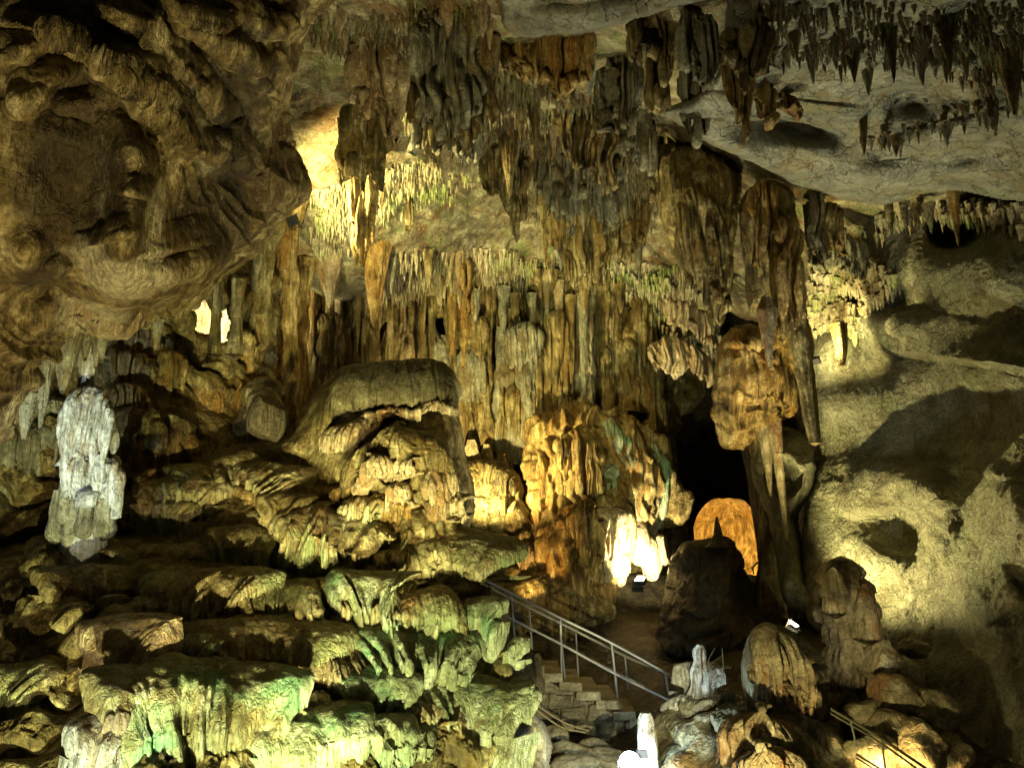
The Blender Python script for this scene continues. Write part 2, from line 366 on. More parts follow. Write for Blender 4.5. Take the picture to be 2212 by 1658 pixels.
def spele(name, top, bot, prof, mat, nr=None, ns=28, flute=.12, ff=6, bend=.0, rough=.12, parent=None, seed=None, squash=1., tiers=0, zf=.8):
    """column, stalactite or stalagmite as one lathed, fluted body. prof: [(t, radius)] from top to bottom"""
    if seed is None: SEED[0] += 1; seed = SEED[0]
    top = np.array(top, float); bot = np.array(bot, float); L = np.linalg.norm(bot - top)
    nr = nr or int(np.clip(L / .03, 12, 160))
    t = np.linspace(0, 1, nr); pr = np.array(prof, float); r0 = np.interp(t, pr[:, 0], pr[:, 1])
    th = np.linspace(0, 2 * np.pi, ns, endpoint=False)
    TT, TH = np.meshgrid(t, th, indexing='ij'); R0 = r0[:, None] * np.ones_like(TH)
    Lz = TT * L; cs, sn = np.cos(TH), np.sin(TH)
    rm = max(pr[:, 1].max(), .02)
    k = ff / 3.
    q = np.stack([cs * k + seed * 3.1, sn * k, Lz * zf / max(rm * 2.5, .05) * .35], -1)
    fl = ridge(q, seed % 30) + .5 * ridge(q * [2.3, 2.3, 1.2], seed % 30 + 1) - .75
    b = fbm(np.stack([cs * .7, sn * .7 + seed, Lz / max(rm * 2.2, .05)], -1), 4, 3)
    RR = R0 * (1 + flute * fl * 1.3 + rough * b * 1.6)
    if tiers:
        ph = Lz / tiers + .5 * fbm(np.stack([cs, sn, Lz * 1.1 + seed], -1), 2, 8); fr = ph - np.floor(ph)
        RR = RR * (1 + .28 * np.sin(np.pi / 2 * np.clip(fr / .6, 0, 1)) * sstep(1, .88, fr) - .14)
    ax = bot - top; ax /= L
    C = top + (bot - top) * TT[..., None]
    if bend:
        w1 = fbm(np.stack([TT * 2, TT * 0 + seed, TT * 0], -1), 2, 1); w2 = fbm(np.stack([TT * 2, TT * 0, TT * 0 + seed], -1), 2, 6)
        C = C + np.stack([w1, w2, 0 * w1], -1) * bend * L
    G = C + np.stack([cs * RR * squash, sn * RR, 0 * RR], -1)
    fa = gridfaces(nr, ns, wrap=True)[:, ::-1]
    V = np.vstack([G.reshape(-1, 3), C[-1, 0] - [0, 0, 0] + ax * r0[-1] * .6, C[0, 0] - ax * r0[0] * .5])
    nb = nr * ns; i = np.arange(ns); j = (i + 1) % ns; a = (nr - 1) * ns
    fa = np.vstack([fa, np.stack([a + j, a + i, np.full(ns, nb), np.full(ns, nb)], -1)[:, :4]])
    # caps as quads would degenerate: keep the last ring closed with a fan of triangles doubled as quads
    fa2 = np.stack([i, j, np.full(ns, nb + 1), np.full(ns, nb + 1)], -1)
    return V, fa[:-ns], (np.stack([a + j, a + i, np.full(ns, nb)], -1), np.stack([i, j, np.full(ns, nb + 1)], -1))
def spobj(name, top, bot, prof, mat, parent=None, base=None, **k):
    V, q, (c1, c2) = spele(name, top, bot, prof, mat, **k)
    tri = np.vstack([q[:, [0, 1, 2]], q[:, [0, 2, 3]], c1, c2])
    return rawmesh(name, V, tri, mat, parent, base if (base is not None or parent is not None) else (top if top[2] > bot[2] else bot))
def boulder(name, c, s, mat, seed=0, parent=None, cuts=7, n=40, rough=.08):
    th = np.linspace(0, 2 * np.pi, n * 2, endpoint=False); ph = np.linspace(.02, np.pi - .02, n)
    PH, TH = np.meshgrid(ph, th, indexing='ij'); D = np.stack([np.sin(PH) * np.cos(TH), np.sin(PH) * np.sin(TH), np.cos(PH)], -1)
    rg = np.random.default_rng(seed); r = np.ones(PH.shape)
    for _ in range(cuts):
        a = rg.normal(size=3); a /= np.linalg.norm(a); dd = rg.uniform(.62, .9); c_ = (D @ a)
        r = np.where(c_ * r > dd, dd / np.maximum(c_, .05), r)
    r = r * (1 + rough * fbm(D * 2.5 + seed, 5, 3))
    G = np.array(c) + D * r[..., None] * np.array(s)
    q = gridfaces(n, 2 * n, wrap=True)[:, ::-1]
    return rawmesh(name, G, q, mat, parent, None if parent is not None else np.array(c) - [0, 0, s[2]])
def tube(pts, r, n=8):
    p = np.array(pts, float); t = np.gradient(p, axis=0); t /= np.linalg.norm(t, axis=1, keepdims=True)
    up = np.where(np.abs(t[:, 2:3]) > .9, [[1., 0, 0]], [[0, 0, 1.]]); x = np.cross(t, up); x /= np.linalg.norm(x, axis=1, keepdims=True); y = np.cross(x, t)
    a = np.linspace(0, 2 * np.pi, n, endpoint=False)
    G = p[:, None] + r * (np.cos(a)[None, :, None] * x[:, None] + np.sin(a)[None, :, None] * y[:, None])
    return G.reshape(-1, 3), gridfaces(len(p), n, wrap=True)
def pts(*a): return [P(*x) for x in a]
def onsurf(fn, uvs, out): return [P(u, v, fn(u, v) - out) for u, v in uvs]

# ================================================================ THE SETTING
def rel(H): return lambda u, v: H(u, v) / np.maximum(rz(v), .08)
Hc = rbf([(560, -120, 5.9), (1100, -120, 4.9), (1500, -120, 4.9), (2300, -120, 5.0), (560, 120, 6.3), (1000, 60, 5.3), (1100, 60, 4.9), (1480, 40, 4.95), (1100, 130, 5.9), (1350, 160, 6.2),
          (850, 200, 6.4), (1150, 260, 6.3), (1450, 260, 6.3), (680, 400, 5.7), (900, 380, 6.1), (1150, 420, 6.5), (1400, 450, 6.5), (700, 560, 5.2), (900, 540, 5.35), (1150, 580, 5.7), (1400, 600, 5.6),
          (1600, 620, 5.2), (1800, 600, 4.4), (700, 650, 4.7), (1000, 650, 5.1), (1400, 660, 5.0), (600, 400, 5.9), (1900, 500, 4.9)])
ceil_d = rel(Hc)
def ceil_disp(G, u, v, e):
    a = .22 * fbm(G * .55, 3, 61) + .10 * fbm(G * 1.7, 6, 62, .6)
    k = sstep(.45, .6, vn(G * .9, 63))
    sp = ridge(G * np.array([5, 5, 1.], np.float32), 64)
    return a + .06 * k * (sp - .5) + .05 * (ridge(G * 3.1, 65) - .5)
o = relief('cave_ceiling', [(520, -160), (2330, -160), (2330, 620), (1960, 700), (1620, 700), (1540, 655), (1200, 640), (1000, 650), (820, 650), (660, 640), (600, 560), (540, 300)],
           ceil_d, M['ceil'], step=2.8, edge=20, back=.2, jag=9, disp=ceil_disp); tag(o, kind='structure')
# far rock that closes the chamber
fd = rbf([(-200, -200, 16), (2400, -200, 16), (-200, 600, 17), (600, 700, 21), (1100, 700, 22), (1500, 700, 22.5), (1550, 1000, 25), (1600, 1200, 27), (2400, 700, 17), (-200, 1700, 15), (2400, 1700, 15), (1100, 1300, 21), (1500, 1400, 20), (1100, 1700, 17)])
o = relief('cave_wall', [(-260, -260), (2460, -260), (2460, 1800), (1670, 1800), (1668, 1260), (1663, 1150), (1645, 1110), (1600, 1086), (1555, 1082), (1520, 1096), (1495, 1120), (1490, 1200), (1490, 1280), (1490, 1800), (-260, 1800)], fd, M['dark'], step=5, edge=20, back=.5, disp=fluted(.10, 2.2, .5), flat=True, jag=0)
tag(o, kind='structure')
# tunnel behind the opening
tn = 40; th = np.linspace(0, 2 * np.pi, 48, endpoint=False); yy = np.linspace(0, 2.6, tn)
c0 = P(1583, 1172, 24.0); G = np.zeros((tn, 48, 3))
for i, y_ in enumerate(yy):
    rr = 1.22 * math.sqrt(max(.0, 1 - (y_ / 2.62) ** 4))
    G[i, :, 0] = c0[0] + np.cos(th) * rr * .95 + .03 * y_ * y_ * .6; G[i, :, 1] = c0[1] + y_; G[i, :, 2] = c0[2] + np.sin(th) * rr * 1.05
G += .34 * fbm(G * 1.1, 5, 5)[..., None]
G[-1] = G[-1].mean(0)
tag(rawmesh('cave_wall', G, gridfaces(tn, 48, wrap=True), M['orange']), kind='structure')
# floor: one broad sheet, and the terrain that climbs to the back
gx, gy = np.meshgrid(np.linspace(-45, 45, 150), np.linspace(-8, 60, 120)); gz = .9 + 1.0 * fbm(np.stack([gx * .3, gy * .3, gx * 0], -1), 4, 9)
tag(rawmesh('ground', np.stack([gx, gy, gz], -1), gridfaces(120, 150)[:, ::-1], M['dark']), kind='structure')
fld = rbf([(900, 1250, 19.5), (1300, 1240, 19), (1500, 1250, 19.5), (1800, 1270, 17), (1000, 1400, 14.5), (1400, 1350, 16.5), (1700, 1350, 14.5), (1200, 1480, 13.6), (1500, 1480, 13.2), (1800, 1450, 11.5), (1100, 1620, 11), (1400, 1660, 10.8), (1800, 1660, 8.6), (2200, 1660, 9), (2250, 1400, 13), (1300, 1800, 9.5), (1900, 1800, 7.8)])
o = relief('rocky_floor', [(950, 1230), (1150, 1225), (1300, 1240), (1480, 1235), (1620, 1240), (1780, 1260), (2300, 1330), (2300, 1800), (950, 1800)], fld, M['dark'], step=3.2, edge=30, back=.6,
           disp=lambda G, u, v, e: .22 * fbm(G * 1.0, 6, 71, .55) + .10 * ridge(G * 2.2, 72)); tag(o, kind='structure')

# ---- right wall
wd = rbf([(1700, 560, 15.5), (1860, 560, 14.2), (2050, 470, 12.6), (2250, 450, 11.2), (1740, 720, 15), (1950, 700, 13.6), (2230, 700, 11.2), (1760, 850, 14.6), (1760, 1000, 14.4), (2000, 900, 12.9), (2250, 900, 10.6),
          (1760, 1200, 13.8), (2000, 1200, 12.2), (2250, 1200, 9.8), (1760, 1400, 13.0), (2000, 1450, 11.3), (2250, 1450, 9.2), (1850, 1700, 10.5), (2250, 1700, 8.6)])
wf = [('b', 2130, 600, 150, 150, .8), ('b', 1960, 590, 90, 60, .35), ('b', 1930, 700, 110, 50, .5), ('s', 1945, 695, 42, 26, .15), ('b', 2065, 490, 60, 50, -1.0), ('s', 2060, 495, 46, 38, -.6),
      ('b', 1900, 470, 40, 40, .4), ('b', 1800, 770, 60, 60, .5), ('b', 1850, 860, 110, 60, .55, -20), ('b', 2150, 800, 120, 70, .5), ('l', 2080, 775, 190, 90, .35, 8), ('l', 1950, 1092, 125, 100, .42, -3), ('b', 2010, 1070, 60, 50, .45), ('b', 1960, 1030, 130, 60, .5, 6),
      ('b', 2030, 1150, 45, 90, .35, 14), ('b', 1910, 1205, 80, 40, .35, 22), ('b', 1800, 1060, 60, 60, .2), ('b', 2150, 1180, 90, 200, .3),
      ('l', 2170, 1320, 60, 90, .35, -35), ('b', 2080, 1290, 80, 80, .4), ('b', 2180, 1080, 80, 80, .3), ('b', 2050, 1450, 120, 80, .3), ('l', 2120, 1020, 120, 80, .12, 10), ('b', 1775, 640, 50, 60, -.3)]
def wall_disp(G, u, v, e):
    W = G + .2 * fbm(G * 1.2, 3, 81)[..., None]
    lo = .20 * fbm(G * .7, 3, 82) + .07 * fbm(G * 2.4, 4, 83)
    pit = .016 * (ridge(W * 11, 84) - .5) + .02 * (ridge(W * 5.5, 85) - .5) + .010 * fbm(W * 20, 2, 86)
    return lo + pit * (.5 + vn(G * .8, 87))
o = relief('cave_wall', [(1755, 560), (1860, 440), (1930, 430), (2040, 415), (2330, 420), (2330, 1760), (1980, 1760), (1900, 1560), (1860, 1400), (1790, 1360), (1750, 1345), (1735, 1290), (1728, 1180), (1738, 1080), (1762, 1000), (1755, 930), (1762, 850), (1745, 760), (1742, 660)],
           wd, M['wall'], step=2.3, edge=26, back=1.2, feats=wf, disp=wall_disp, jag=6); tag(o, kind='structure')
# ---- smooth ceiling slab, upper right, and the pale slab at the top
Hs = rbf([(1430, 250, 4.7), (1450, -100, 4.6), (1800, -100, 4.5), (2300, -100, 4.3), (1600, 340, 4.55), (1900, 440, 4.35), (2250, 430, 4.0), (1700, 200, 4.75), (2000, 250, 4.6), (2200, 250, 4.35), (1900, 100, 4.7)])
sf = [('b', 1720, 270, 130, 42, -.75, 12), ('l', 1690, 262, 190, 50, .35, 6), ('b', 1970, 215, 90, 45, -.5), ('b', 1600, 330, 90, 40, .3, 20), ('b', 1900, 380, 130, 40, .35, -5), ('b', 2100, 330, 120, 40, -.35, -12), ('l', 2060, 300, 170, 40, .25, -14),
      ('b', 1800, 400, 40, 20, .15), ('b', 2030, 100, 150, 40, -.4), ('b', 1620, 60, 120, 30, .3), ('b', 2080, 400, 50, 20, -.3), ('l', 1640, 150, 60, 70, .5, 4)]
o = relief('ceiling_slab', [(1415, 245), (1460, 262), (1500, 292), (1560, 325), (1600, 342), (1660, 370), (1720, 402), (1770, 412), (1815, 432), (1860, 440), (1905, 447), (1950, 430), (2010, 416), (2060, 410), (2110, 420), (2160, 432), (2330, 445), (2330, -160), (1560, -160), (1570, 60), (1560, 150), (1500, 215), (1440, 228)],
           rel(Hs), M['grey'], step=2.5, edge=16, back=.45, feats=sf, jag=4, disp=lambda G, u, v, e: .10 * fbm(G * .8, 4, 91) + .02 * fbm(G * 5, 4, 92) + .05 * sstep(.5, .6, vn(G * 1.2, 93)) * (ridge(G * 4, 94) - .3)); tag(o, kind='structure')
Ht = rbf([(1090, -100, 4.6), (1600, -100, 4.6), (1100, 60, 4.7), (1500, 30, 4.6), (1280, 90, 4.65)])
o = relief('ceiling_slab', [(1083, 62), (1110, 78), (1150, 82), (1200, 74), (1250, 70), (1300, 66), (1370, 42), (1440, 22), (1520, 6), (1640, -10), (1640, -160), (1060, -160), (1080, 20)],
           rel(Ht), M['grey'], step=2.5, edge=14, back=.5, jag=6, feats=[('l', 1310, 42, 130, 40, .25, -8), ('b', 1190, 30, 60, 20, .2)], disp=lambda G, u, v, e: .08 * fbm(G * .9, 4, 95) + .03 * fbm(G * 5, 4, 96)); tag(o, kind='structure')

# ================================================================ UPPER LEFT OVERHANG
od = rbf([(-100, -100, 6.2), (400, -100, 7.4), (700, -60, 9.0), (-100, 300, 6.6), (250, 300, 7.2), (520, 300, 8.6), (640, 330, 10), (-100, 600, 7.0), (250, 560, 7.3), (450, 560, 8.4), (560, 480, 9.2), (200, 680, 8.6), (350, 670, 8.9), (-60, 900, 7.6), (60, 800, 7.9)])
of = [('b', 150, 380, 110, 150, -.2), ('b', 285, 335, 45, 80, .4), ('l', 140, 300, 60, 40, .2, 20), ('l', 230, 520, 70, 40, .2, -20), ('l', 500, 330, 60, 50, .2, 40), ('b', 500, 270, 50, 100, -.3), ('b', 440, 430, 110, 90, -.2), ('b', 280, 470, 50, 140, .45, 15), ('b', 300, 610, 150, 60, .5, -8), ('b', 620, 150, 50, 60, .3), ('b', 60, 560, 70, 60, .3), ('b', 640, 60, 60, 60, .3),
      ('l', 330, 250, 190, 50, .34, 36), ('l', 400, 322, 90, 44, .30, 8), ('l', 290, 190, 120, 40, .26, 24), ('l', 360, 150, 100, 36, .24, 40), ('l', 470, 100, 130, 40, .3, 30), ('l', 220, 130, 150, 36, .3, 20), ('l', 110, 70, 110, 34, .3, 12), ('l', 290, 60, 110, 36, .3, 26),
      ('l', 420, 40, 110, 30, .26, 18), ('l', 540, 160, 80, 50, .22, 38), ('l', 90, 200, 90, 50, .3, -38), ('l', 50, 110, 90, 40, .25, -20), ('l', 560, 60, 80, 40, .25, 22), ('l', 180, 225, 60, 26, .2, -12), ('l', 450, 230, 50, 40, .2, 50), ('l', 330, 545, 130, 60, .15, -12), ('l', 110, 610, 60, 40, .25, -40), ('l', 400, 590, 70, 40, .2, -30), ('b', 95, 630, 40, 30, -.35), ('l', 290, 420, 40, 40, .22, 10)]
def over_disp(G, u, v, e):
    a = .13 * fbm(G * .8, 4, 101) + .06 * fbm(G * 2.6, 6, 102, .6) + .04 * (ridge(G * 1.7 + .3 * fbm(G, 3, 1)[..., None], 103) - .5)
    ln = G[..., 0] * .8 + G[..., 2] * .45 + .14 * fbm(G * 1.0, 3, 105)
    rp = 1.3 * ridge(np.stack([ln * 5, G[..., 1] * .9, (G[..., 2] - G[..., 0]) * .35], -1), 106) + .5 * ridge(np.stack([ln * 15, G[..., 1], (G[..., 2] - G[..., 0]) * .8], -1), 107)
    k = sstep(.40, .6, vn(G * .8 + 4, 108))
    q = (G[..., 2] * .8 + G[..., 0] * .45) / .34 + 1.3 * fbm(G * 1.3, 3, 110); fr = q - np.floor(q); up = sstep(330, 220, v)
    Wd = G + .12 * fbm(G * 1.3, 3, 113)[..., None]; Wd = np.stack([Wd[..., 0] * 4.6 + Wd[..., 2] * 2.6, Wd[..., 1] * 1.5, Wd[..., 2] * .6 - Wd[..., 0] * .35], -1)
    a = a + .17 * (ridge(Wd, 111) + .5 * ridge(Wd * [2.2, 2.2, 1.4], 112) - .8) * sstep(.3, .6, vn(G * .9, 114))
    return a + .07 * (rp - .9) * (.35 + k) + up * .05 * np.sin(np.pi * fr) ** .7
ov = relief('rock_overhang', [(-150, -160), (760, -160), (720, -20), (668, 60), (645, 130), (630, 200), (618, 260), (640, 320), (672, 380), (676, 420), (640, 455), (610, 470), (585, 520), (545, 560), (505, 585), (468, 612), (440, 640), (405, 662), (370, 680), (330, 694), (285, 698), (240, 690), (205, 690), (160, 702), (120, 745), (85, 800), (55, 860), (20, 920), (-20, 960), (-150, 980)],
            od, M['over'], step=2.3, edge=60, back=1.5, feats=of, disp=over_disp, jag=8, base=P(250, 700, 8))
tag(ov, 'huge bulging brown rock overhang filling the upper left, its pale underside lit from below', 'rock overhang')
ovf = lambda u, v: feat(od(u, v), of, u, v)
def folds(parent, fn, L, mat):
    for W, k in L: shelf('drapery', onsurf(fn, W, k.pop('out', .1)), mat, parent=parent, **k)
folds(ov, ovf, [([(150, 672), (210, 676), (270, 694), (325, 692)], dict(rise=.4, back=.6, drape=.10, ff=9, flute=.03, out=.12, lump=.16))], M['pale'])
for i, (u, v, L, r) in enumerate([(215, 690, .35, .05), (228, 688, .28, .04), (340, 690, .2, .04), (190, 700, .22, .05), (60, 850, .3, .06), (100, 780, .5, .05), (148, 705, .5, .09)]):
    t = P(u, v, float(ovf(u, v)) + .3); 
    o = spobj('stalactite', t, t - [0, 0, L + .15], [(0, r * 1.5), (.5, r), (1, r * .25)], M['greydrip'], flute=.2)
    tag(o, 'short wet stalactite hanging from the rim of the big left overhang', 'stalactite', 'stalactites under the rim of the left overhang')

# columns running down beside the overhang
def col(u, v0, v1, d, rpx, mat, name='column', label=None, group='flowstone columns of the back wall', cat='column', taper=(1.15, .9, 1.1), **k):
    r = rpx / F * d; a = P(u, v0, d); b = P(u, v1, d); b = np.array([a[0] + (b[0] - a[0]) * .3, a[1], b[2]])
    prof = [(0, r * taper[0]), (.3, r * taper[1] * 1.02), (.55, r * taper[1]), (.8, r * (taper[1] + taper[2]) / 2), (1, r * taper[2])]
    kk = dict(flute=.22, ff=7, ns=72, rough=.22, bend=.008); kk.update(k)
    o = spobj(name, a, b, prof, mat, **kk); o['label'] = label; o['category'] = cat
    if group: o['group'] = group
    return o
# ================================================================ BACK COLUMN WALL
bd = rbf([(560, 560, 17), (560, 1100, 17), (700, 650, 18.6), (900, 600, 19.2), (900, 1000, 19.2), (1200, 600, 19.4), (1200, 1000, 18.9), (1450, 600, 20), (1450, 1000, 20), (1200, 1300, 18.5), (1000, 1300, 18.6), (1550, 800, 21), (1100, 1150, 18.6)])
o = relief('column_wall', [(560, 560), (700, 600), (1000, 610), (1300, 615), (1480, 620), (1560, 660), (1560, 760), (1545, 840), (1500, 880), (1460, 900), (1450, 1000), (1470, 1050), (1480, 1100), (1470, 1250), (1400, 1300), (1000, 1300), (560, 1200)],
           bd, M['brown'], step=2.5, edge=26, back=1.0, disp=fluted(.34, 2.4, .55, .07), jag=8,
           feats=[('b', 920, 690, 40, 36, -1.3), ('b', 955, 700, 30, 26, -1.2), ('b', 1445, 900, 50, 120, -1.), ('b', 1235, 850, 25, 120, -.5)], base=P(1100, 1200, 19.5))
tag(o, 'wide ochre wall of fused fluted columns at the back of the chamber', 'column wall')
cw = [  # u, v0, v1, d, r, mat, label
 (632, 350, 960, 15.2, 24, 'orange', 'tall orange column with a bright lamp-lit left edge beside the overhang'),
 (655, 560, 930, 16.0, 15, 'orange', 'slender orange column just right of the bright-edged one'),
 (572, 470, 800, 14.2, 22, 'brown', 'dark knobbly column under the right end of the overhang'),
 (535, 560, 760, 14.4, 14, 'brown', 'thin dark column right of the glowing wall gaps'),
 (700, 630, 900, 18.2, 22, 'brown', 'brown fluted column left of the dark dome top'),
 (745, 630, 860, 18.6, 20, 'brown', 'brown column directly above the left slope of the dark dome'),
 (800, 640, 850, 18.8, 22, 'brown', 'brown column rising straight behind the dome crest'),
 (850, 640, 830, 18.8, 17, 'brown', 'narrow smooth brown column left of the ribbed pale one'),
 (884, 650, 840, 18.4, 22, 'pale', 'pale ribbed column with close vertical flutes behind the dome crest'),
 (930, 720, 860, 18.9, 24, 'greydrip', 'stubby broken grey column below the dark alcove'),
 (960, 740, 960, 19.3, 18, 'greydrip', 'greenish grey ribbed column right of the broken stub'),
 (1000, 650, 1010, 19.3, 22, 'brown', 'brown column standing behind the right shoulder of the dome'),
 (1045, 640, 1040, 19.1, 20, 'brown', 'ochre column second left of the pale grey-topped one'),
 (1085, 720, 1080, 18.9, 20, 'greydrip', 'grey ribbed column reaching down behind the dome nose'),
 (1130, 700, 1010, 18.7, 26, 'greydrip', 'broad pale grey column with a cauliflower top at mid height'),
 (1175, 640, 980, 18.9, 22, 'brown', 'dark ochre column right of the grey cauliflower top'),
 (1215, 640, 1000, 18.6, 18, 'brown', 'slim brown column left of the central black gap'),
 (1262, 640, 930, 18.4, 19, 'pink', 'pale banded column right of the central black gap'),
 (1300, 630, 960, 18.5, 17, 'brown', 'reddish column right of the pale banded one'),
 (1352, 680, 900, 18.2, 27, 'orange', 'thick bright ochre column with a rounded shoulder near the top'),
 (1325, 640, 930, 18.7, 15, 'brown', 'thin shaded column between the reddish and the bright ochre ones'),
 (1398, 700, 1000, 18.8, 20, 'brown', 'brown column at the right end of the column wall'),
 (1018, 950, 1080, 17.8, 14, 'pale', 'short bright ribbed column low behind the dome'),
 (1052, 960, 1100, 17.9, 16, 'pale', 'short bright cream column beside a black slit behind the dome'),
 (1085, 980, 1130, 17.7, 14, 'pale', 'short bright cream column nearest the brown lit pedestal'),
]
for i, (u, v0, v1, d, r, m, lb) in enumerate(cw):
    if 630 <= v0 <= 660: v0 -= 45
    elif 660 < v0 < 760 and r > 17: v0 -= 15
    dd_ = float(bd(u, (v0 + v1) / 2)) if d > 17.9 else d
    col(u, v0, v1, dd_ - .25 if d > 17.9 else d, r * 1.1, M[m], label=lb, tiers=0, flute=.38, rough=.6, bend=.03, zf=.6, taper=((.35, .95, 1.2) if v0 > 660 else (1.4, .85, 1.2)))
for i in range(26):   # thin pipes fused onto the wall
    u = 680 + i * 29 + random.uniform(-9, 9); v0 = random.uniform(600, 640); v1 = v0 + random.uniform(60, 260)
    o = col(u, v0, v1, float(bd(u, 800)) - random.uniform(.4, 1.), random.uniform(5, 12), M[random.choice(['brown', 'brown', 'orange', 'greydrip', 'pale'])], name='pipe_stalactite', cat='stalactite', ns=24, taper=(1.3, .9, .25), group='thin pipe stalactites hanging in front of the column wall', label='thin pipe stalactite hanging from the ceiling edge in front of the column wall')
cwl = bpy.data.objects['column_wall']
folds(cwl, bd, [([(690, 700), (720, 690), (750, 705)], dict(rise=.2, back=.4, drape=1.1, ff=6, out=.9, tip=.8)), ([(985, 700), (1020, 690), (1060, 705)], dict(rise=.3, back=.4, drape=.9, ff=6, out=1., tip=.9)),
    ([(1180, 700), (1210, 690), (1240, 700)], dict(rise=.3, back=.4, drape=1.3, ff=6, out=1., tip=.9)), ([(1370, 660), (1400, 650), (1430, 670)], dict(rise=.3, back=.4, drape=1.2, ff=6, out=.8, tip=.8)),
    ([(1060, 860), (1100, 850), (1140, 860)], dict(rise=.3, back=.4, drape=1.1, ff=6, out=.9, tip=.6)), ([(1190, 840), (1225, 830), (1250, 840)], dict(rise=.3, back=.4, drape=.8, ff=6, out=.9, tip=.6)),
    ([(1300, 760), (1340, 745), (1385, 760)], dict(rise=.2, back=.4, drape=1.5, ff=6, out=.9, tip=.7)), ([(1400, 850), (1425, 845), (1455, 860)], dict(rise=.2, back=.4, drape=.9, ff=6, out=.5, tip=.7)),
    ([(780, 655), (820, 645), (860, 655)], dict(rise=.2, back=.4, drape=.7, ff=7, out=.9, tip=.9))], M['brown'])
folds(cwl, bd, [([(1090, 725), (1130, 712), (1175, 728)], dict(rise=.3, back=.4, drape=.55, ff=8, out=1.2, tip=.9)), ([(985, 770), (1020, 760), (1055, 775)], dict(rise=.2, back=.4, drape=1.0, ff=7, out=1.0, tip=.8)), ([(1040, 955), (1075, 945), (1105, 960)], dict(rise=.3, back=.4, drape=.9, ff=7, out=.6, tip=.6))], M['greydrip'])
# the arched face of low shelves behind the dome, left of the pedestal
for W, dr, m in (([(1010, 1060), (1040, 1045), (1080, 1060), (1120, 1090)], .5, 'brown'), ([(1020, 1110), (1060, 1095), (1110, 1105), (1140, 1125)], .35, 'brown'), ([(1010, 1185), (1060, 1170), (1110, 1175), (1165, 1185)], .35, 'pale'), ([(1030, 1250), (1100, 1230), (1180, 1240), (1250, 1260)], .5, 'brown')):
    pass
dd = rbf([(990, 1000, 17.3), (1100, 1000, 17.3), (990, 1300, 15.5), (1180, 1300, 15.5), (1100, 1150, 16.4), (1200, 1200, 16.4)])
t1 = relief('flowstone_terrace', [(970, 1010), (1020, 1003), (1060, 1015), (1100, 1050), (1130, 1110), (1160, 1170), (1200, 1230), (1300, 1290), (1340, 1330), (1250, 1360), (1100, 1340), (960, 1400), (940, 1200)], dd, M['brown'], edge=30, back=1.0, disp=tiered(.2, .5, .05, .12, 7.), base=P(1080, 1330, 15.5))
tag(t1, 'dim brown terraced flowstone between the dome mound and the lit pedestal, above the handrail', 'flowstone')
folds(t1, dd, [([(1010, 1060), (1040, 1042), (1080, 1060), (1115, 1090)], dict(rise=.5, back=.6, drape=.3, ff=9, out=.2)), ([(1005, 1122), (1060, 1100), (1100, 1108), (1130, 1140)], dict(rise=.3, back=.5, drape=.25, ff=9, out=.2)),
               ([(1100, 1300), (1180, 1290), (1260, 1310)], dict(rise=.3, back=.5, drape=.6, ff=8, out=.2))], M['brown'])
folds(t1, dd, [([(1005, 1190), (1060, 1182), (1110, 1180), (1160, 1192)], dict(rise=.15, back=.5, drape=.38, ff=12, tip=.2, out=.2))], M['pale'])

# ================================================================ LIT PEDESTAL
pe = empty('flowstone_pedestal', P(1270, 1330, 16.4)); tag(pe, 'massive central flowstone pillar, orange-lit on the left and glaring on the right', 'flowstone pillar')
pd = rbf([(1150, 950, 17.6), (1300, 950, 17.2), (1450, 980, 17.8), (1150, 1150, 16.8), (1280, 1150, 16.0), (1400, 1150, 17.2), (1200, 1330, 16), (1320, 1330, 16), (1440, 1200, 17.4)])
relief('pillar_body', [(1130, 950), (1160, 905), (1200, 890), (1240, 870), (1290, 880), (1340, 900), (1400, 930), (1440, 960), (1455, 1040), (1470, 1100), (1455, 1120), (1420, 1080), (1400, 1110), (1385, 1150), (1340, 1200), (1318, 1240), (1325, 1290), (1300, 1320), (1240, 1335), (1190, 1320), (1170, 1260), (1160, 1200), (1148, 1150), (1140, 1060)],
       pd, M['orange'], step=2.0, edge=34, back=1.1, disp=lambda G, u, v, e: tiered(.08, 1.3, .10, .12, 4.)(G, u, v, e) + fluted(.28, 3.6, .10, .07)(G, u, v, e), parent=pe, jag=7)
folds(pe, pd, [([(1150, 985), (1190, 970), (1220, 990)], dict(rise=.3, back=.5, drape=.9, ff=6, flute=.08, out=.25)), ([(1205, 1000), (1240, 975), (1280, 985), (1305, 1010)], dict(rise=.5, back=.5, drape=.8, ff=7, flute=.08, out=.5)),
               ([(1150, 1110), (1180, 1090), (1215, 1100)], dict(rise=.2, back=.4, drape=1.0, ff=5, flute=.10, out=.3)), ([(1210, 1130), (1250, 1110), (1290, 1130), (1310, 1150)], dict(rise=.3, back=.5, drape=.8, ff=6, flute=.08, out=.4)),
               ([(1165, 1225), (1210, 1210), (1260, 1225), (1310, 1235)], dict(rise=.35, back=.6, drape=.9, ff=5, flute=.08, out=.2))], M['orange'])
folds(pe, pd, [([(1310, 930), (1350, 960), (1370, 1000)], dict(rise=.4, back=.4, drape=1.1, ff=7, flute=.08, out=.25)), ([(1330, 1040), (1365, 1010), (1400, 1020)], dict(rise=.3, back=.4, drape=1.3, ff=6, flute=.1, out=.3)),
               ([(1400, 960), (1430, 990), (1450, 1040)], dict(rise=.3, back=.4, drape=1.3, ff=7, flute=.07, out=.1))], M['drapeg'])
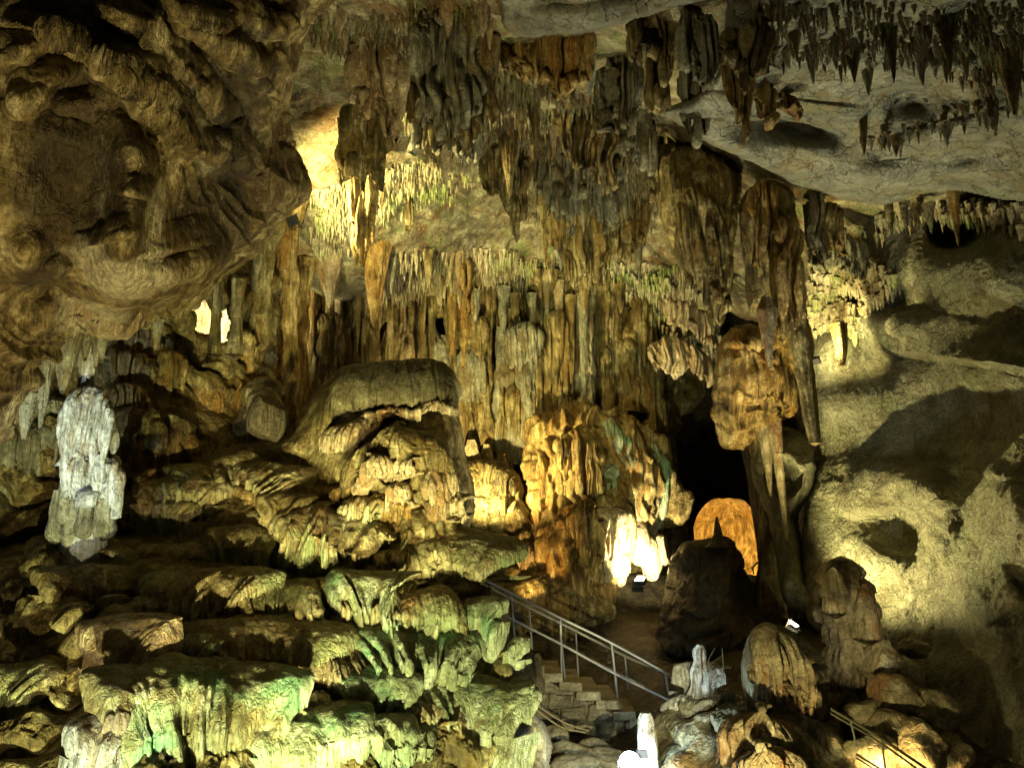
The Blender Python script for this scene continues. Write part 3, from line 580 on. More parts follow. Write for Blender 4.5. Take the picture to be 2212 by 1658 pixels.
folds(pe, pd, [([(1312, 1130), (1345, 1120), (1375, 1135)], dict(rise=.2, back=.4, drape=1.0, ff=6, flute=.09, out=.3)), ([(1375, 1075), (1405, 1060), (1435, 1100)], dict(rise=.2, back=.4, drape=.7, ff=6, flute=.08, out=.15))], M['pale'])
for (u, v, s) in ((1345, 1205, .26), (1378, 1170, .30), (1405, 1205, .3), (1340, 1240, .16), (1428, 1190, .22), (1362, 1150, .2)):
    o = boulder('boulder', P(u, v, 17.0), (s * .8, s, s * 1.5), M['pale'], seed=u); tag(o, 'glaring pale rock beside the floodlight at the right foot of the central pillar', 'boulder', 'glaring rocks at the foot of the central pillar')
# stalactite lobes hanging right of the pillar
# ================================================================ HANGING MASSES
h1d = rbf([(1420, 300, 13.6), (1600, 360, 13.2), (1440, 540, 13.6), (1580, 600, 13.2), (1540, 690, 13.4), (1500, 450, 12.9)])
h1 = relief('hanging_flowstone', [(1405, 330), (1440, 312), (1500, 322), (1560, 345), (1600, 372), (1598, 430), (1588, 520), (1583, 600), (1578, 650), (1566, 690), (1550, 706), (1538, 680), (1524, 650), (1515, 610), (1500, 600), (1488, 560), (1466, 570), (1448, 530), (1430, 480), (1415, 420)],
            h1d, M['brown'], step=2.0, edge=45, back=1.0, disp=fluted(.10, 4.6, .16, .09), jag=7, base=P(1500, 320, 13.8))
tag(h1, 'great brown curtain of flowstone hanging under the smooth slab, left of its twin', 'hanging flowstone')
h2d = rbf([(1600, 380, 12.6), (1740, 420, 12.4), (1600, 600, 12.8), (1740, 650, 12.5), (1660, 520, 12.1)])
h2 = relief('hanging_flowstone', [(1590, 440), (1615, 405), (1660, 385), (1700, 400), (1722, 430), (1728, 500), (1736, 580), (1742, 660), (1740, 720), (1722, 725), (1700, 670), (1688, 640), (1680, 690), (1668, 748), (1655, 700), (1640, 660), (1622, 690), (1612, 650), (1605, 560), (1596, 500)],
            h2d, M['brown'], step=2.0, edge=38, back=.9, disp=fluted(.10, 4.8, .15, .09), jag=7, base=P(1660, 390, 12.6))
tag(h2, 'ragged hanging flowstone with long tips, right of the great brown curtain', 'hanging flowstone')
folds(h1, h1d, [([(1440, 470), (1490, 440), (1560, 450), (1590, 470)], dict(rise=.3, back=.5, drape=1.2, ff=9, flute=.05, tip=.7, out=.2)), ([(1500, 560), (1540, 540), (1585, 560)], dict(rise=.2, back=.4, drape=.95, ff=9, flute=.05, tip=.8, out=.2))], M['brown'])
folds(h2, h2d, [([(1610, 440), (1650, 420), (1700, 440)], dict(rise=.3, back=.4, drape=1.0, ff=9, flute=.05, tip=.6, out=.2)), ([(1680, 500), (1710, 490), (1738, 510)], dict(rise=.2, back=.4, drape=1.35, ff=9, flute=.05, tip=.6, out=.2))], M['orange'])
bkd = rbf([(1550, 720, 14.2), (1710, 720, 14.2), (1550, 960, 14.2), (1710, 950, 14.2), (1630, 850, 13.6)])
hb = relief('hanging_rock', [(1556, 730), (1590, 705), (1640, 698), (1690, 712), (1716, 740), (1724, 820), (1722, 900), (1690, 910), (1650, 920), (1628, 945), (1612, 968), (1575, 970), (1552, 960), (1546, 900), (1545, 820), (1548, 770)], bkd, M['orange'], step=2.0, edge=26, back=.9,
            feats=[('l', 1625, 742, 60, 40, .4), ('b', 1640, 870, 60, 60, -.2), ('b', 1650, 720, 50, 20, -.5), ('s', 1690, 880, 16, 24, -.4)], disp=lambda G, u, v, e: fluted(.15, 5.2, .16, .10)(G, u, v, e) + .05 * (ridge(G * 4, 8) - .5), base=P(1630, 700, 14))
tag(hb, 'blocky orange-brown hanging rock with a flat bottom, lit from inside its hollow', 'hanging rock')
folds(hb, bkd, [([(1570, 770), (1620, 760), (1680, 775), (1712, 780)], dict(rise=.3, back=.4, drape=.9, ff=6, flute=.06, out=.15))], M['orange'])
# long stalactite beside the block
a = P(1722, 690, 12.9); spo = spobj('stalactite', a, P(1744, 962, 12.9) * [1, 0, 1] + [0, a[1], 0], [(0, .16), (.4, .11), (.8, .10), (1, .07)], M['brown'], flute=.25, rough=.3, ns=32); tag(spo, 'very long thin brown stalactite reaching down past the hanging rock', 'stalactite')
a = P(1812, 700, 13.2); o = spobj('stalactite', a, a + [.02, 0, -.62], [(0, .12), (.3, .10), (.7, .07), (1, .035)], M['orange'], flute=.2); tag(o, 'bent finger stalactite under the bright green-yellow ceiling patch', 'stalactite')
a = P(1655, 640, 12.0); o = spobj('stalactite', a, a + [0, 0, -1.0], [(0, .05), (.2, .13), (.5, .08), (1, .015)], M['pink'], flute=.2); tag(o, 'pointed pale stalactite in front of the ragged hanging flowstone', 'stalactite')
# rock pillar under it
pld = rbf([(1600, 960, 14.8), (1760, 960, 13.9), (1640, 1100, 14.6), (1740, 1100, 14), (1700, 1300, 13.6), (1770, 1300, 13.2)])
rp = relief('rock_pillar', [(1612, 965), (1640, 925), (1690, 915), (1730, 930), (1762, 965), (1768, 1010), (1755, 1060), (1735, 1090), (1722, 1120), (1732, 1180), (1745, 1240), (1768, 1290), (1772, 1325), (1740, 1330), (1712, 1320), (1690, 1290), (1680, 1230), (1665, 1160), (1640, 1100), (1620, 1040)], pld, M['wall'], step=2.0, edge=28, back=.9,
            feats=[('s', 1690, 1030, 40, 50, -.3), ('l', 1700, 1000, 60, 50, .35, 28)], disp=rocky(.16, 1.4), base=P(1750, 1320, 13.5))
tag(rp, 'rough rock pillar with a glaring right edge between the dark passage and the lit wall', 'rock pillar')
tag(spobj('column', P(1635, 940, 15.2), P(1672, 1330, 15.2), [(0, .34), (.3, .2), (.7, .16), (1, .3)], M['dark'], ns=60, flute=.25, bend=.02), 'dark column shading the passage left of the rock pillar', 'column')
tag(spobj('column', P(1665, 940, 14.9), P(1690, 1330, 14.9), [(0, .35), (.3, .24), (.7, .3), (1, .42)], M['brown'], ns=60, flute=.25, bend=.02), 'thin brown column close against the rock pillar', 'column')
a = P(1650, 910, 14.3); tag(spobj('stalactite', a, a + [.05, 0, -1.2], [(0, .12), (.5, .07), (1, .02)], M['pink'], flute=.2), 'slim pale stalactite below the flat bottom of the hanging rock', 'stalactite')
a = P(1672, 905, 14.2); tag(spobj('stalactite', a, a + [.1, 0, -1.9], [(0, .1), (.5, .06), (1, .02)], M['pink'], flute=.2), 'longer slim pale stalactite left of the glaring ledge', 'stalactite')
# dark cone stalagmite in the passage
cn = empty('stalagmite_cone', P(1555, 1420, 14.6)); tag(cn, 'great dark cone stalagmite with a small spike, standing in front of the glowing tunnel', 'stalagmite')
top = P(1556, 1145, 14.6); bot = np.array([top[0], top[1], P(1556, 1430, 14.6)[2]])
cnd = rbf([(1548, 1140, 14.6), (1548, 1250, 14.2), (1550, 1420, 13.6), (1440, 1420, 14.4), (1700, 1420, 14.0), (1450, 1250, 15.2), (1620, 1250, 14.7)])
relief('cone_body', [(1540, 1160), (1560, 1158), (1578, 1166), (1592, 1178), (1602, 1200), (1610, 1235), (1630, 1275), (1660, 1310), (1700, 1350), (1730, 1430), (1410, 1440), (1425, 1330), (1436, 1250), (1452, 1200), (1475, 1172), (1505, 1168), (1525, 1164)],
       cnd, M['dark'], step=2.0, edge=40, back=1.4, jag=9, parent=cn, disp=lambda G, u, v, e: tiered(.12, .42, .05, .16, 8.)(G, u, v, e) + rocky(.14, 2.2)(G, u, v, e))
sp_ = P(1548, 1115, 14.6); spobj('spike', sp_, sp_ + [0.02, 0, -.5], [(0, .015), (.35, .05), (.6, .07), (1, .2)], M['dark'], parent=cn)
# ================================================================ LEFT RECESS
rd = rbf([(-100, 700, 11.5), (300, 640, 12.8), (620, 600, 14.5), (-100, 900, 10.6), (300, 850, 12), (600, 850, 13.4), (-100, 1200, 9.8), (250, 1150, 10.6), (450, 1000, 11.6), (640, 960, 12.6)])
rc = relief('recess_wall', [(-140, 640), (200, 600), (420, 580), (560, 560), (605, 600), (598, 700), (590, 780), (600, 850), (604, 900), (608, 930), (640, 945), (600, 1000), (450, 1120), (300, 1250), (-140, 1250)], rd, M['brown'], step=2.5, edge=20, back=.4, disp=tiered(.22, .85, .06, .2, 6.), jag=6,
            feats=[('b', 380, 760, 60, 60, -.3), ('l', 330, 950, 90, 80, .35), ('b', 560, 880, 40, 50, .4)], base=P(250, 1200, 10.6), holes=[[(416, 650), (432, 640), (450, 646), (458, 680), (464, 706), (452, 722), (424, 716), (416, 690)], [(480, 662), (496, 664), (494, 710), (490, 746), (474, 740), (476, 700)]])
tag(rc, 'shadowy draped wall of the recess under the left overhang', 'flowstone wall')
rcf = lambda u, v: rd(u, v)
folds(rc, rcf, [([(0, 880), (40, 872), (90, 875), (112, 900)], dict(rise=.2, back=.5, drape=.42, ff=14, tip=.4, out=.3)), ([(-20, 965), (50, 960), (110, 965), (135, 985)], dict(rise=.25, back=.5, drape=.95, ff=11, flute=.05, out=.4)),
               ([(80, 800), (120, 790), (150, 800)], dict(rise=.2, back=.3, drape=.5, ff=11, out=.2))], M['greydrip'])
folds(rc, rcf, [([(200, 765), (260, 770), (310, 790), (345, 830)], dict(rise=.2, back=.5, drape=.35, ff=12, out=.2)), ([(240, 870), (280, 860), (320, 880)], dict(rise=.25, back=.4, drape=.45, ff=11, out=.4)),
               ([(235, 985), (280, 955), (320, 980)], dict(rise=.2, back=.3, drape=.75, ff=9, flute=.05, out=.4)), ([(315, 965), (370, 950), (420, 985)], dict(rise=.2, back=.3, drape=.5, ff=6, flute=.06, out=.4)),
               ([(355, 790), (380, 780), (405, 795)], dict(rise=.25, back=.4, drape=.75, ff=8, out=.3)), ([(220, 720), (300, 700), (350, 715)], dict(rise=.1, back=.3, drape=.55, ff=8, out=.1)),
               ([(505, 735), (530, 725), (560, 745)], dict(rise=.15, back=.3, drape=.6, ff=7, out=.3)), ([(450, 870), (520, 850), (580, 870)], dict(rise=.35, back=.5, drape=.4, ff=7, out=.2))], M['orange'])
o = boulder('boulder', P(575, 905, 11.6), (.26, .25, .36), M['dark'], seed=3); tag(o, 'dark rounded block perched at the left foot of the orange column', 'boulder')
for (u, v, r, rr) in ((464, 690, .06, 1.), (508, 700, .07, 1.)):
    a = P(u + 8, 605, 12.6); tag(spobj('column', a, a - [0, 0, 1.1 * rr], [(0, r * 1.3), (.5, r), (1, r * 1.5)], M['brown'], flute=.2, ns=32), 'short dark column standing before the glowing wall behind the recess', 'column', 'short columns in front of the glowing gap')
# brilliantly lit wall seen through the gap
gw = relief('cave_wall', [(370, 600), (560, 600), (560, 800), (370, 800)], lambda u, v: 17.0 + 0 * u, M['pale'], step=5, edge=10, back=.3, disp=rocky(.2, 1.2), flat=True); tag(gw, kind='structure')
# white stalagmite column
wh = empty('calcite_column', P(190, 1165, 9.2)); tag(wh, 'white calcite column with fluted caps, brightly lit in the left recess', 'calcite column')
wdp = lambda u, v: 9.2 + 0 * np.asarray(u, float)
spobj('shaft', P(188, 690, 9.5), P(188, 1240, 9.3), [(0, .10), (.25, .07), (.33, .12), (.40, .20), (.6, .16), (.75, .18), (1, .26)], M['white'], parent=wh, ns=64, flute=.15, rough=.2)
for W, k in [([(122, 910), (150, 878), (180, 866), (212, 880), (236, 915)], dict(rise=.22, back=.25, drape=.55, ff=13, flute=.05, tip=.6, out=.12)),
             ([(205, 905), (228, 925), (248, 950)], dict(rise=.2, back=.25, drape=.2, ff=11, flute=.04, out=.0)),
             ([(130, 990), (160, 975), (190, 985), (205, 1000)], dict(rise=.08, back=.25, drape=.6, ff=10, flute=.06, tip=.5, out=.12)),
             ([(190, 1010), (222, 998), (252, 1020), (262, 1045)], dict(rise=.12, back=.25, drape=.35, ff=12, flute=.04, tip=.4, out=.1))]:
    shelf('fluted_cap', onsurf(wdp, W, k.pop('out')), M['white'], parent=wh, res=.008, lump=.03, **k)
for (u, v, r) in ((128, 1120, .13), (158, 1128, .12), (190, 1110, .14), (232, 1110, .17), (145, 1080, .11)):
    a = P(u, v - 62, 9.22); r *= .75; spobj('bulb', a, a - [0, 0, .55], [(0, r * .5), (.3, r * .75), (.6, r * .8), (.8, r), (.93, r * .8), (1, r * .3)], M['greydrip'], parent=wh, ns=36, flute=.05)

# ================================================================ BIG TIERED MOUND
md = rbf([(830, 780, 11.6), (700, 880, 11.3), (990, 890, 11.3), (830, 1000, 10.7), (620, 1000, 11.2), (400, 1000, 10.9), (830, 1150, 10.1), (500, 1150, 9.9), (300, 1150, 9.9), (100, 1200, 9.4), (1020, 1150, 10.3),
          (830, 1300, 9.4), (500, 1300, 8.9), (250, 1300, 8.8), (50, 1330, 8.6), (1040, 1300, 9.6), (830, 1450, 8.6), (500, 1450, 8.1), (1050, 1450, 8.9), (250, 1450, 7.8), (0, 1450, 7.9), (830, 1620, 7.7), (500, 1620, 7.2), (1080, 1620, 8.1), (200, 1620, 6.7), (0, 1620, 7.0), (500, 1780, 6.6), (1080, 1780, 7.6)])
mf = [('b', 850, 990, 140, 80, .5), ('s', 853, 1022, 36, 30, -.7), ('l', 960, 1060, 60, 70, .25), ('s', 1012, 1095, 18, 30, .15), ('b', 120, 1300, 90, 90, .3), ('s', 155, 1180, 60, 50, .3), ('s', 250, 1170, 60, 50, .3), ('s', 165, 1370, 30, 44, .35), ('b', 900, 1330, 180, 30, .2),
      ('s', 245, 1340, 26, 62, .4), ('s', 1100, 1440, 30, 50, .3), ('s', 1105, 1540, 22, 40, .15), ('b', 1050, 1345, 30, 50, .3), ('b', 255, 1480, 60, 80, .5), ('b', 620, 1250, 200, 20, -.2), ('b', 600, 1000, 60, 60, -.2), ('b', 640, 1130, 140, 40, .3, 12)]
def mound_disp(G, u, v, e):
    a = tiered(.15, .40, .07, .10, 11.)(G, u, v, e)
    k = sstep(1180, 1330, v)   # the upper domes are smooth
    b = .10 * fbm(G * .9, 6, 55, .5) + .012 * fbm(G * 12, 3, 56)
    return a * k + b * (1 - k) + .03 * (ridge(G * 2.4, 57) - .5)
MO = [(-140, 1190), (0, 1170), (100, 1160), (200, 1150), (290, 1160), (320, 1090), (350, 1050), (410, 1000), (480, 962), (560, 945), (625, 940), (645, 905), (665, 860), (700, 820), (760, 788), (830, 778), (900, 786), (945, 815), (975, 850), (990, 885), (1002, 940), (1012, 1000), (1026, 1060), (1030, 1100), (1014, 1140), (1020, 1200), (1030, 1240), (1044, 1290), (1064, 1325), (1067, 1368), (1085, 1385), (1112, 1398), (1130, 1440), (1127, 1490), (1112, 1520), (1102, 1580), (1098, 1658), (1095, 1780), (-140, 1780)]
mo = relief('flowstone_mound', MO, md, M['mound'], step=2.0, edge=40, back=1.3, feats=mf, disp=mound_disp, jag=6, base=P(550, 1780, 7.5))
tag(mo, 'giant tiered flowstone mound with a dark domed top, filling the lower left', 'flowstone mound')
mfn = lambda u, v: feat(md(u, v), mf, u, v)
D = dict
# dark dome and its lit rims
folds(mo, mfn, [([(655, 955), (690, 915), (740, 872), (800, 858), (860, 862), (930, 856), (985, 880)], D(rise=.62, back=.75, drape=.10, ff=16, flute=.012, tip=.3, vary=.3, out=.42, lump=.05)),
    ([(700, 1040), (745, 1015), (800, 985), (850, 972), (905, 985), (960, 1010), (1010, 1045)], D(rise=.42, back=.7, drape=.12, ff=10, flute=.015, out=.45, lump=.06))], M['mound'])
folds(mo, mfn, [([(668, 958), (705, 968), (745, 955), (800, 925), (850, 900)], D(rise=.3, back=.5, drape=.10, ff=12, flute=.02, out=.25)), ([(775, 890), (830, 884), (900, 888), (940, 878), (985, 895)], D(rise=.1, back=.2, drape=.08, ff=20, flute=.02, out=.48)),
    ([(745, 1052), (785, 1025), (822, 1005), (850, 997), (885, 1008), (900, 1035)], D(rise=.12, back=.25, drape=.10, ff=16, out=.5)), ([(905, 1050), (940, 1062), (985, 1065), (1015, 1060)], D(rise=.3, back=.3, drape=.12, ff=12, out=.42)),
    ([(820, 1072), (850, 1055), (885, 1062), (905, 1085)], D(rise=.12, back=.3, drape=.22, ff=12, out=.38)), ([(930, 1100), (965, 1088), (1005, 1100), (1022, 1120)], D(rise=.12, back=.3, drape=.16, ff=10, out=.35))], M['pale'])
folds(mo, mfn, [([(720, 1070), (740, 1062), (770, 1072)], D(rise=.1, back=.3, drape=.4, ff=10, out=.15)), ([(780, 1080), (810, 1070), (850, 1085), (900, 1090)], D(rise=.1, back=.3, drape=.35, ff=10, out=.2)), ([(640, 1085), (690, 1072), (730, 1080)], D(rise=.15, back=.4, drape=.3, ff=8, out=.2))], M['orange'])
# drape shelves, tier by tier
SH = [([(425, 1068), (460, 1045), (500, 1036), (545, 1052), (580, 1082)], D(rise=.25, back=.5, drape=.55, ff=13, flute=.045, out=.3), 'drape'), ([(325, 1085), (350, 1072), (400, 1068), (438, 1085)], D(rise=.2, back=.45, drape=.42, ff=12, flute=.045, out=.35), 'drape'),
    ([(335, 1120), (365, 1110), (395, 1125)], D(rise=.15, back=.3, drape=.35, ff=10, out=.3), 'drape'), ([(540, 1085), (575, 1075), (620, 1090)], D(rise=.12, back=.4, drape=.3, ff=9, out=.15), 'orange'),
    ([(445, 1195), (490, 1183), (540, 1186), (600, 1196)], D(rise=.22, back=.5, drape=.3, ff=14, tip=.7, out=.3), 'drape'), ([(600, 1190), (640, 1158), (690, 1150), (735, 1175), (768, 1208)], D(rise=.32, back=.55, drape=.5, ff=13, flute=.05, out=.42), 'drape'),
    ([(735, 1105), (775, 1098), (815, 1110)], D(rise=.12, back=.3, drape=.1, ff=14, out=.3), 'drape'), ([(798, 1160), (822, 1150), (842, 1162)], D(rise=.05, back=.2, drape=.1, ff=20, out=.3), 'drape'),
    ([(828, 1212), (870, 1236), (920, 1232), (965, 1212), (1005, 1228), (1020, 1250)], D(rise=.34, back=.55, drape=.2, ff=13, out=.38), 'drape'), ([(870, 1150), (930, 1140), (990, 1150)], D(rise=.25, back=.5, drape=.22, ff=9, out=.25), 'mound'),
    ([(905, 1190), (950, 1178), (990, 1195)], D(rise=.1, back=.3, drape=.05, ff=10, out=.3), 'pale'),
    ([(285, 1350), (320, 1330), (345, 1318)], D(rise=.2, back=.35, drape=.42, ff=11, out=.3), 'drape'), ([(335, 1322), (380, 1308), (430, 1320), (480, 1305), (525, 1330)], D(rise=.32, back=.6, drape=.55, ff=13, flute=.05, out=.45), 'drape'),
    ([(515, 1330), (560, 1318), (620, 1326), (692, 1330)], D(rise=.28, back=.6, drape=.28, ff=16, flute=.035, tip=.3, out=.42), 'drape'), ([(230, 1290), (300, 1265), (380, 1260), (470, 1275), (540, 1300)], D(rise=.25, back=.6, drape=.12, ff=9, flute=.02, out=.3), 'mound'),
    ([(735, 1335), (770, 1322), (800, 1316), (840, 1332), (885, 1352)], D(rise=.32, back=.6, drape=.42, ff=14, flute=.045, tip=.7, out=.48), 'drapeg'), ([(870, 1352), (920, 1362), (965, 1350), (1010, 1362)], D(rise=.32, back=.6, drape=.36, ff=14, flute=.045, tip=.7, out=.42), 'drape'),
    ([(995, 1350), (1025, 1330), (1060, 1345)], D(rise=.25, back=.4, drape=.4, ff=12, flute=.04, out=.25), 'drapeg'), ([(700, 1300), (730, 1288), (765, 1300)], D(rise=.25, back=.4, drape=.2, ff=12, out=.3), 'orange'),
    ([(680, 1405), (715, 1392), (755, 1400), (765, 1420)], D(rise=.10, back=.35, drape=.2, ff=12, out=.42), 'drape'), ([(375, 1420), (405, 1400), (432, 1420)], D(rise=.1, back=.2, drape=.22, ff=8, out=.62, tip=.2), 'drapeg'),
    ([(465, 1450), (510, 1432), (560, 1428), (620, 1432), (665, 1445), (690, 1462)], D(rise=.3, back=.6, drape=.45, ff=14, flute=.045, out=.5), 'drape'), ([(680, 1462), (720, 1470), (770, 1462), (820, 1450)], D(rise=.22, back=.55, drape=.16, ff=16, tip=.4, out=.42), 'pale'),
    ([(800, 1455), (850, 1436), (905, 1430), (960, 1440), (1003, 1465)], D(rise=.28, back=.6, drape=.5, ff=13, flute=.05, tip=.8, out=.5), 'drapeg'),
    ([(310, 1510), (350, 1498), (400, 1500), (435, 1512)], D(rise=.12, back=.35, drape=.14, ff=11, out=.45), 'drapeg'), ([(205, 1450), (240, 1425), (280, 1440), (312, 1480)], D(rise=.35, back=.5, drape=.5, ff=9, flute=.03, out=.35), 'pale'),
    ([(205, 1560), (250, 1548), (300, 1555), (318, 1540)], D(rise=.1, back=.3, drape=.22, ff=10, flute=.04, out=.4), 'white'),
    ([(325, 1600), (380, 1575), (450, 1570), (520, 1580), (565, 1610)], D(rise=.42, back=.6, drape=.42, ff=12, flute=.04, out=.5, lump=.1), 'drapeg'),
    ([(640, 1560), (670, 1538), (715, 1545)], D(rise=.12, back=.3, drape=.14, ff=12, out=.4), 'drape'), ([(765, 1520), (800, 1505), (840, 1515), (885, 1540)], D(rise=.2, back=.4, drape=.3, ff=13, out=.48), 'drapeg'),
    ([(640, 1620), (690, 1602), (735, 1590), (790, 1606)], D(rise=.2, back=.45, drape=.32, ff=13, out=.48), 'drapeg'), ([(820, 1600), (860, 1585), (900, 1600)], D(rise=.1, back=.3, drape=.2, ff=12, out=.45), 'drapeg'),
    ([(905, 1600), (940, 1565), (990, 1555), (1030, 1570), (1050, 1600)], D(rise=.3, back=.5, drape=.5, ff=12, flute=.05, out=.3), 'drapeg'), ([(1072, 1425), (1092, 1410), (1112, 1430)], D(rise=.25, back=.3, drape=.3, ff=8, flute=.03, out=.15), 'drapeg'),
    ([(1062, 1520), (1082, 1508), (1098, 1525)], D(rise=.15, back=.25, drape=.35, ff=9, out=.25), 'drapeg'), ([(100, 1500), (150, 1480), (200, 1500)], D(rise=.2, back=.4, drape=.35, ff=9, out=.25), 'orange'),
    ([(0, 1510), (25, 1495), (45, 1530)], D(rise=.25, back=.3, drape=.5, ff=9, out=.3), 'drape'), ([(150, 1640), (200, 1610), (250, 1620)], D(rise=.2, back=.4, drape=.3, ff=10, out=.3), 'white'),
    ([(560, 1640), (620, 1625), (680, 1650)], D(rise=.2, back=.5, drape=.3, ff=12, out=.35), 'drapeg'), ([(60, 1230), (110, 1215), (160, 1235), (220, 1230)], D(rise=.25, back=.4, drape=.5, ff=5, flute=.05, out=.2), 'brown'),
    ([(120, 1290), (165, 1275), (215, 1300)], D(rise=.2, back=.3, drape=.35, ff=6, flute=.04, out=.2), 'brown'), ([(0, 1370), (60, 1350), (120, 1380)], D(rise=.2, back=.4, drape=.3, ff=7, out=.2), 'brown'), ([(20, 1460), (80, 1440), (150, 1455)], D(rise=.2, back=.4, drape=.3, ff=8, out=.2), 'brown'),
    ([(560, 1120), (600, 1108), (640, 1120)], D(rise=.2, back=.4, drape=.15, ff=8, out=.15), 'mound'), ([(540, 1250), (640, 1262), (720, 1250)], D(rise=.15, back=.4, drape=.2, ff=10, out=.15), 'orange')]
for W, k, m in SH:
    if m in ('drape', 'drapeg'): k['ff'] = k.get('ff', 12) * 1.2; k['flute'] = k.get('flute', .035) * 1.2
    k['slope'] = True; k['tip'] = k.get('tip', .5) + .25; k['drape'] = k['drape'] * 1.25; k['rise'] = k['rise'] * 1.15
    folds(mo, mfn, [(W, k)], M[m])
rgm = np.random.default_rng(21)
for i in range(32):   # small fringes between the big shelves
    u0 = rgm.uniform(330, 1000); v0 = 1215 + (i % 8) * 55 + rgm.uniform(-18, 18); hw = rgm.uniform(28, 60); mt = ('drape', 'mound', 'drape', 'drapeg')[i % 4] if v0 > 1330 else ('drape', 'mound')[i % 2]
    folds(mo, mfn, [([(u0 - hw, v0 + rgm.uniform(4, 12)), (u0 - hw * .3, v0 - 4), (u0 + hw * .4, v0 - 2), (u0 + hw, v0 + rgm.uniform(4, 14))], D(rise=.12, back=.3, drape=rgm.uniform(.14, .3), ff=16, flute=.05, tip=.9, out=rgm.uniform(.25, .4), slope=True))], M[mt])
# ================================================================ RIGHT FOREGROUND
sm = empty('stalagmite', P(1840, 1560, 10.2)); tag(sm, 'tall knobbly cream stalagmite tower in front of the lit right wall', 'stalagmite')
b = P(1838, 1600, 10.1); t = P(1832, 1210, 10.1)
spobj('tower', [b[0] + .02, b[1], t[2]], b, [(0, .10), (.04, .16), (.14, .24), (.3, .27), (.45, .22), (.6, .24), (.8, .27), (1, .36)], M['pink'], parent=sm, ns=110, flute=.26, ff=8, rough=.45, tiers=.24, bend=.045, seed=12)
a = P(1800, 1225, 10.0); spobj('knob', a, a - [0, 0, .5], [(0, .02), (.15, .08), (.5, .12), (1, .12)], M['pink'], parent=sm, ns=48, rough=.4, flute=.2)
a = P(1868, 1260, 10.0); spobj('knob', a, a - [0, 0, .6], [(0, .02), (.15, .07), (.5, .12), (1, .14)], M['pink'], parent=sm, ns=48, rough=.4, flute=.2)
gd = rbf([(1600, 1350, 9.4), (1790, 1400, 9.4), (1690, 1350, 9.3), (1690, 1450, 8.8), (1600, 1560, 8.9), (1800, 1560, 8.9)])
gm = relief('stalagmite_boss', [(1600, 1470), (1598, 1430), (1612, 1380), (1625, 1352), (1660, 1346), (1690, 1352), (1720, 1368), (1760, 1400), (1782, 1440), (1788, 1500), (1790, 1560), (1770, 1580), (1640, 1570), (1612, 1520)], gd, M['greydrip'], step=1.8, edge=38, back=.8, disp=tiered(.07, .22, .05, .08, 12.), base=P(1690, 1560, 9))
tag(gm, 'rounded grey stalagmite boss with golden drips below its cap, left of the cream tower', 'stalagmite')
folds(gm, gd, [([(1612, 1455), (1650, 1445), (1690, 1450), (1725, 1445), (1765, 1465)], D(rise=.38, back=.45, drape=.26, ff=16, flute=.04, tip=.9, out=.25)), ([(1630, 1500), (1665, 1490), (1700, 1502), (1750, 1495), (1780, 1510)], D(rise=.12, back=.3, drape=.28, ff=15, flute=.04, tip=.9, out=.18))], M['pink'])
fd2 = rbf([(1400, 1500, 10), (1850, 1550, 9.1), (1600, 1560, 8.8), (1400, 1700, 9.0), (1650, 1620, 7.9), (1850, 1700, 8.1), (1650, 1760, 7.4)])
fb = relief('flowstone_skirt', [(1412, 1560), (1440, 1530), (1475, 1508), (1510, 1490), (1545, 1500), (1600, 1520), (1650, 1540), (1750, 1545), (1800, 1560), (1835, 1610), (1860, 1680), (1860, 1780), (1400, 1780), (1420, 1640)], fd2, M['greydrip'], step=1.8, edge=30, back=.9,
            disp=lambda G, u, v, e: tiered(.10, .45, .05, .12, 10.)(G, u, v, e) + .06 * (ridge(G * 2.2, 5) - .5), base=P(1640, 1700, 8.4))
tag(fb, 'broad dark flowstone base in the right foreground with a glowing golden skirt', 'flowstone')
folds(fb, fd2, [([(1425, 1545), (1455, 1528), (1480, 1520)], D(rise=.1, back=.3, drape=.4, ff=9, flute=.06, tip=.8, out=.15)), ([(1470, 1500), (1500, 1480), (1530, 1500)], D(rise=.3, back=.3, drape=.5, ff=11, flute=.06, tip=.7, out=.2))], M['white'])
folds(fb, fd2, [([(1525, 1622), (1570, 1612), (1620, 1605), (1680, 1600), (1740, 1612), (1800, 1625)], D(rise=.25, back=.45, drape=.3, ff=16, flute=.04, tip=.6, out=.35)), ([(1540, 1665), (1640, 1650), (1760, 1660)], D(rise=.12, back=.3, drape=.3, ff=14, out=.4))], M['pink'])
a = P(1395, 1538, 8.9); b = P(1404, 1720, 8.9)
tag(spobj('stalagmite', a, b, [(0, .05), (.06, .075), (.3, .08), (.6, .10), (1, .13)], M['white'], ns=48, flute=.15, rough=.25, ff=7), 'slim white post stalagmite glaring beside the lamp at the bottom edge', 'stalagmite')
a = P(1512, 1392, 9.7); tag(spobj('stalagmite', a, a - [.02, 0, .75], [(0, .03), (.06, .065), (.15, .07), (.22, .05), (.4, .10), (.6, .09), (.8, .13), (1, .2)], M['white'], ns=80, flute=.3, rough=.8, ff=10, bend=.04), 'frosty white knobbly stalagmite on the left shoulder of the foreground base', 'stalagmite')
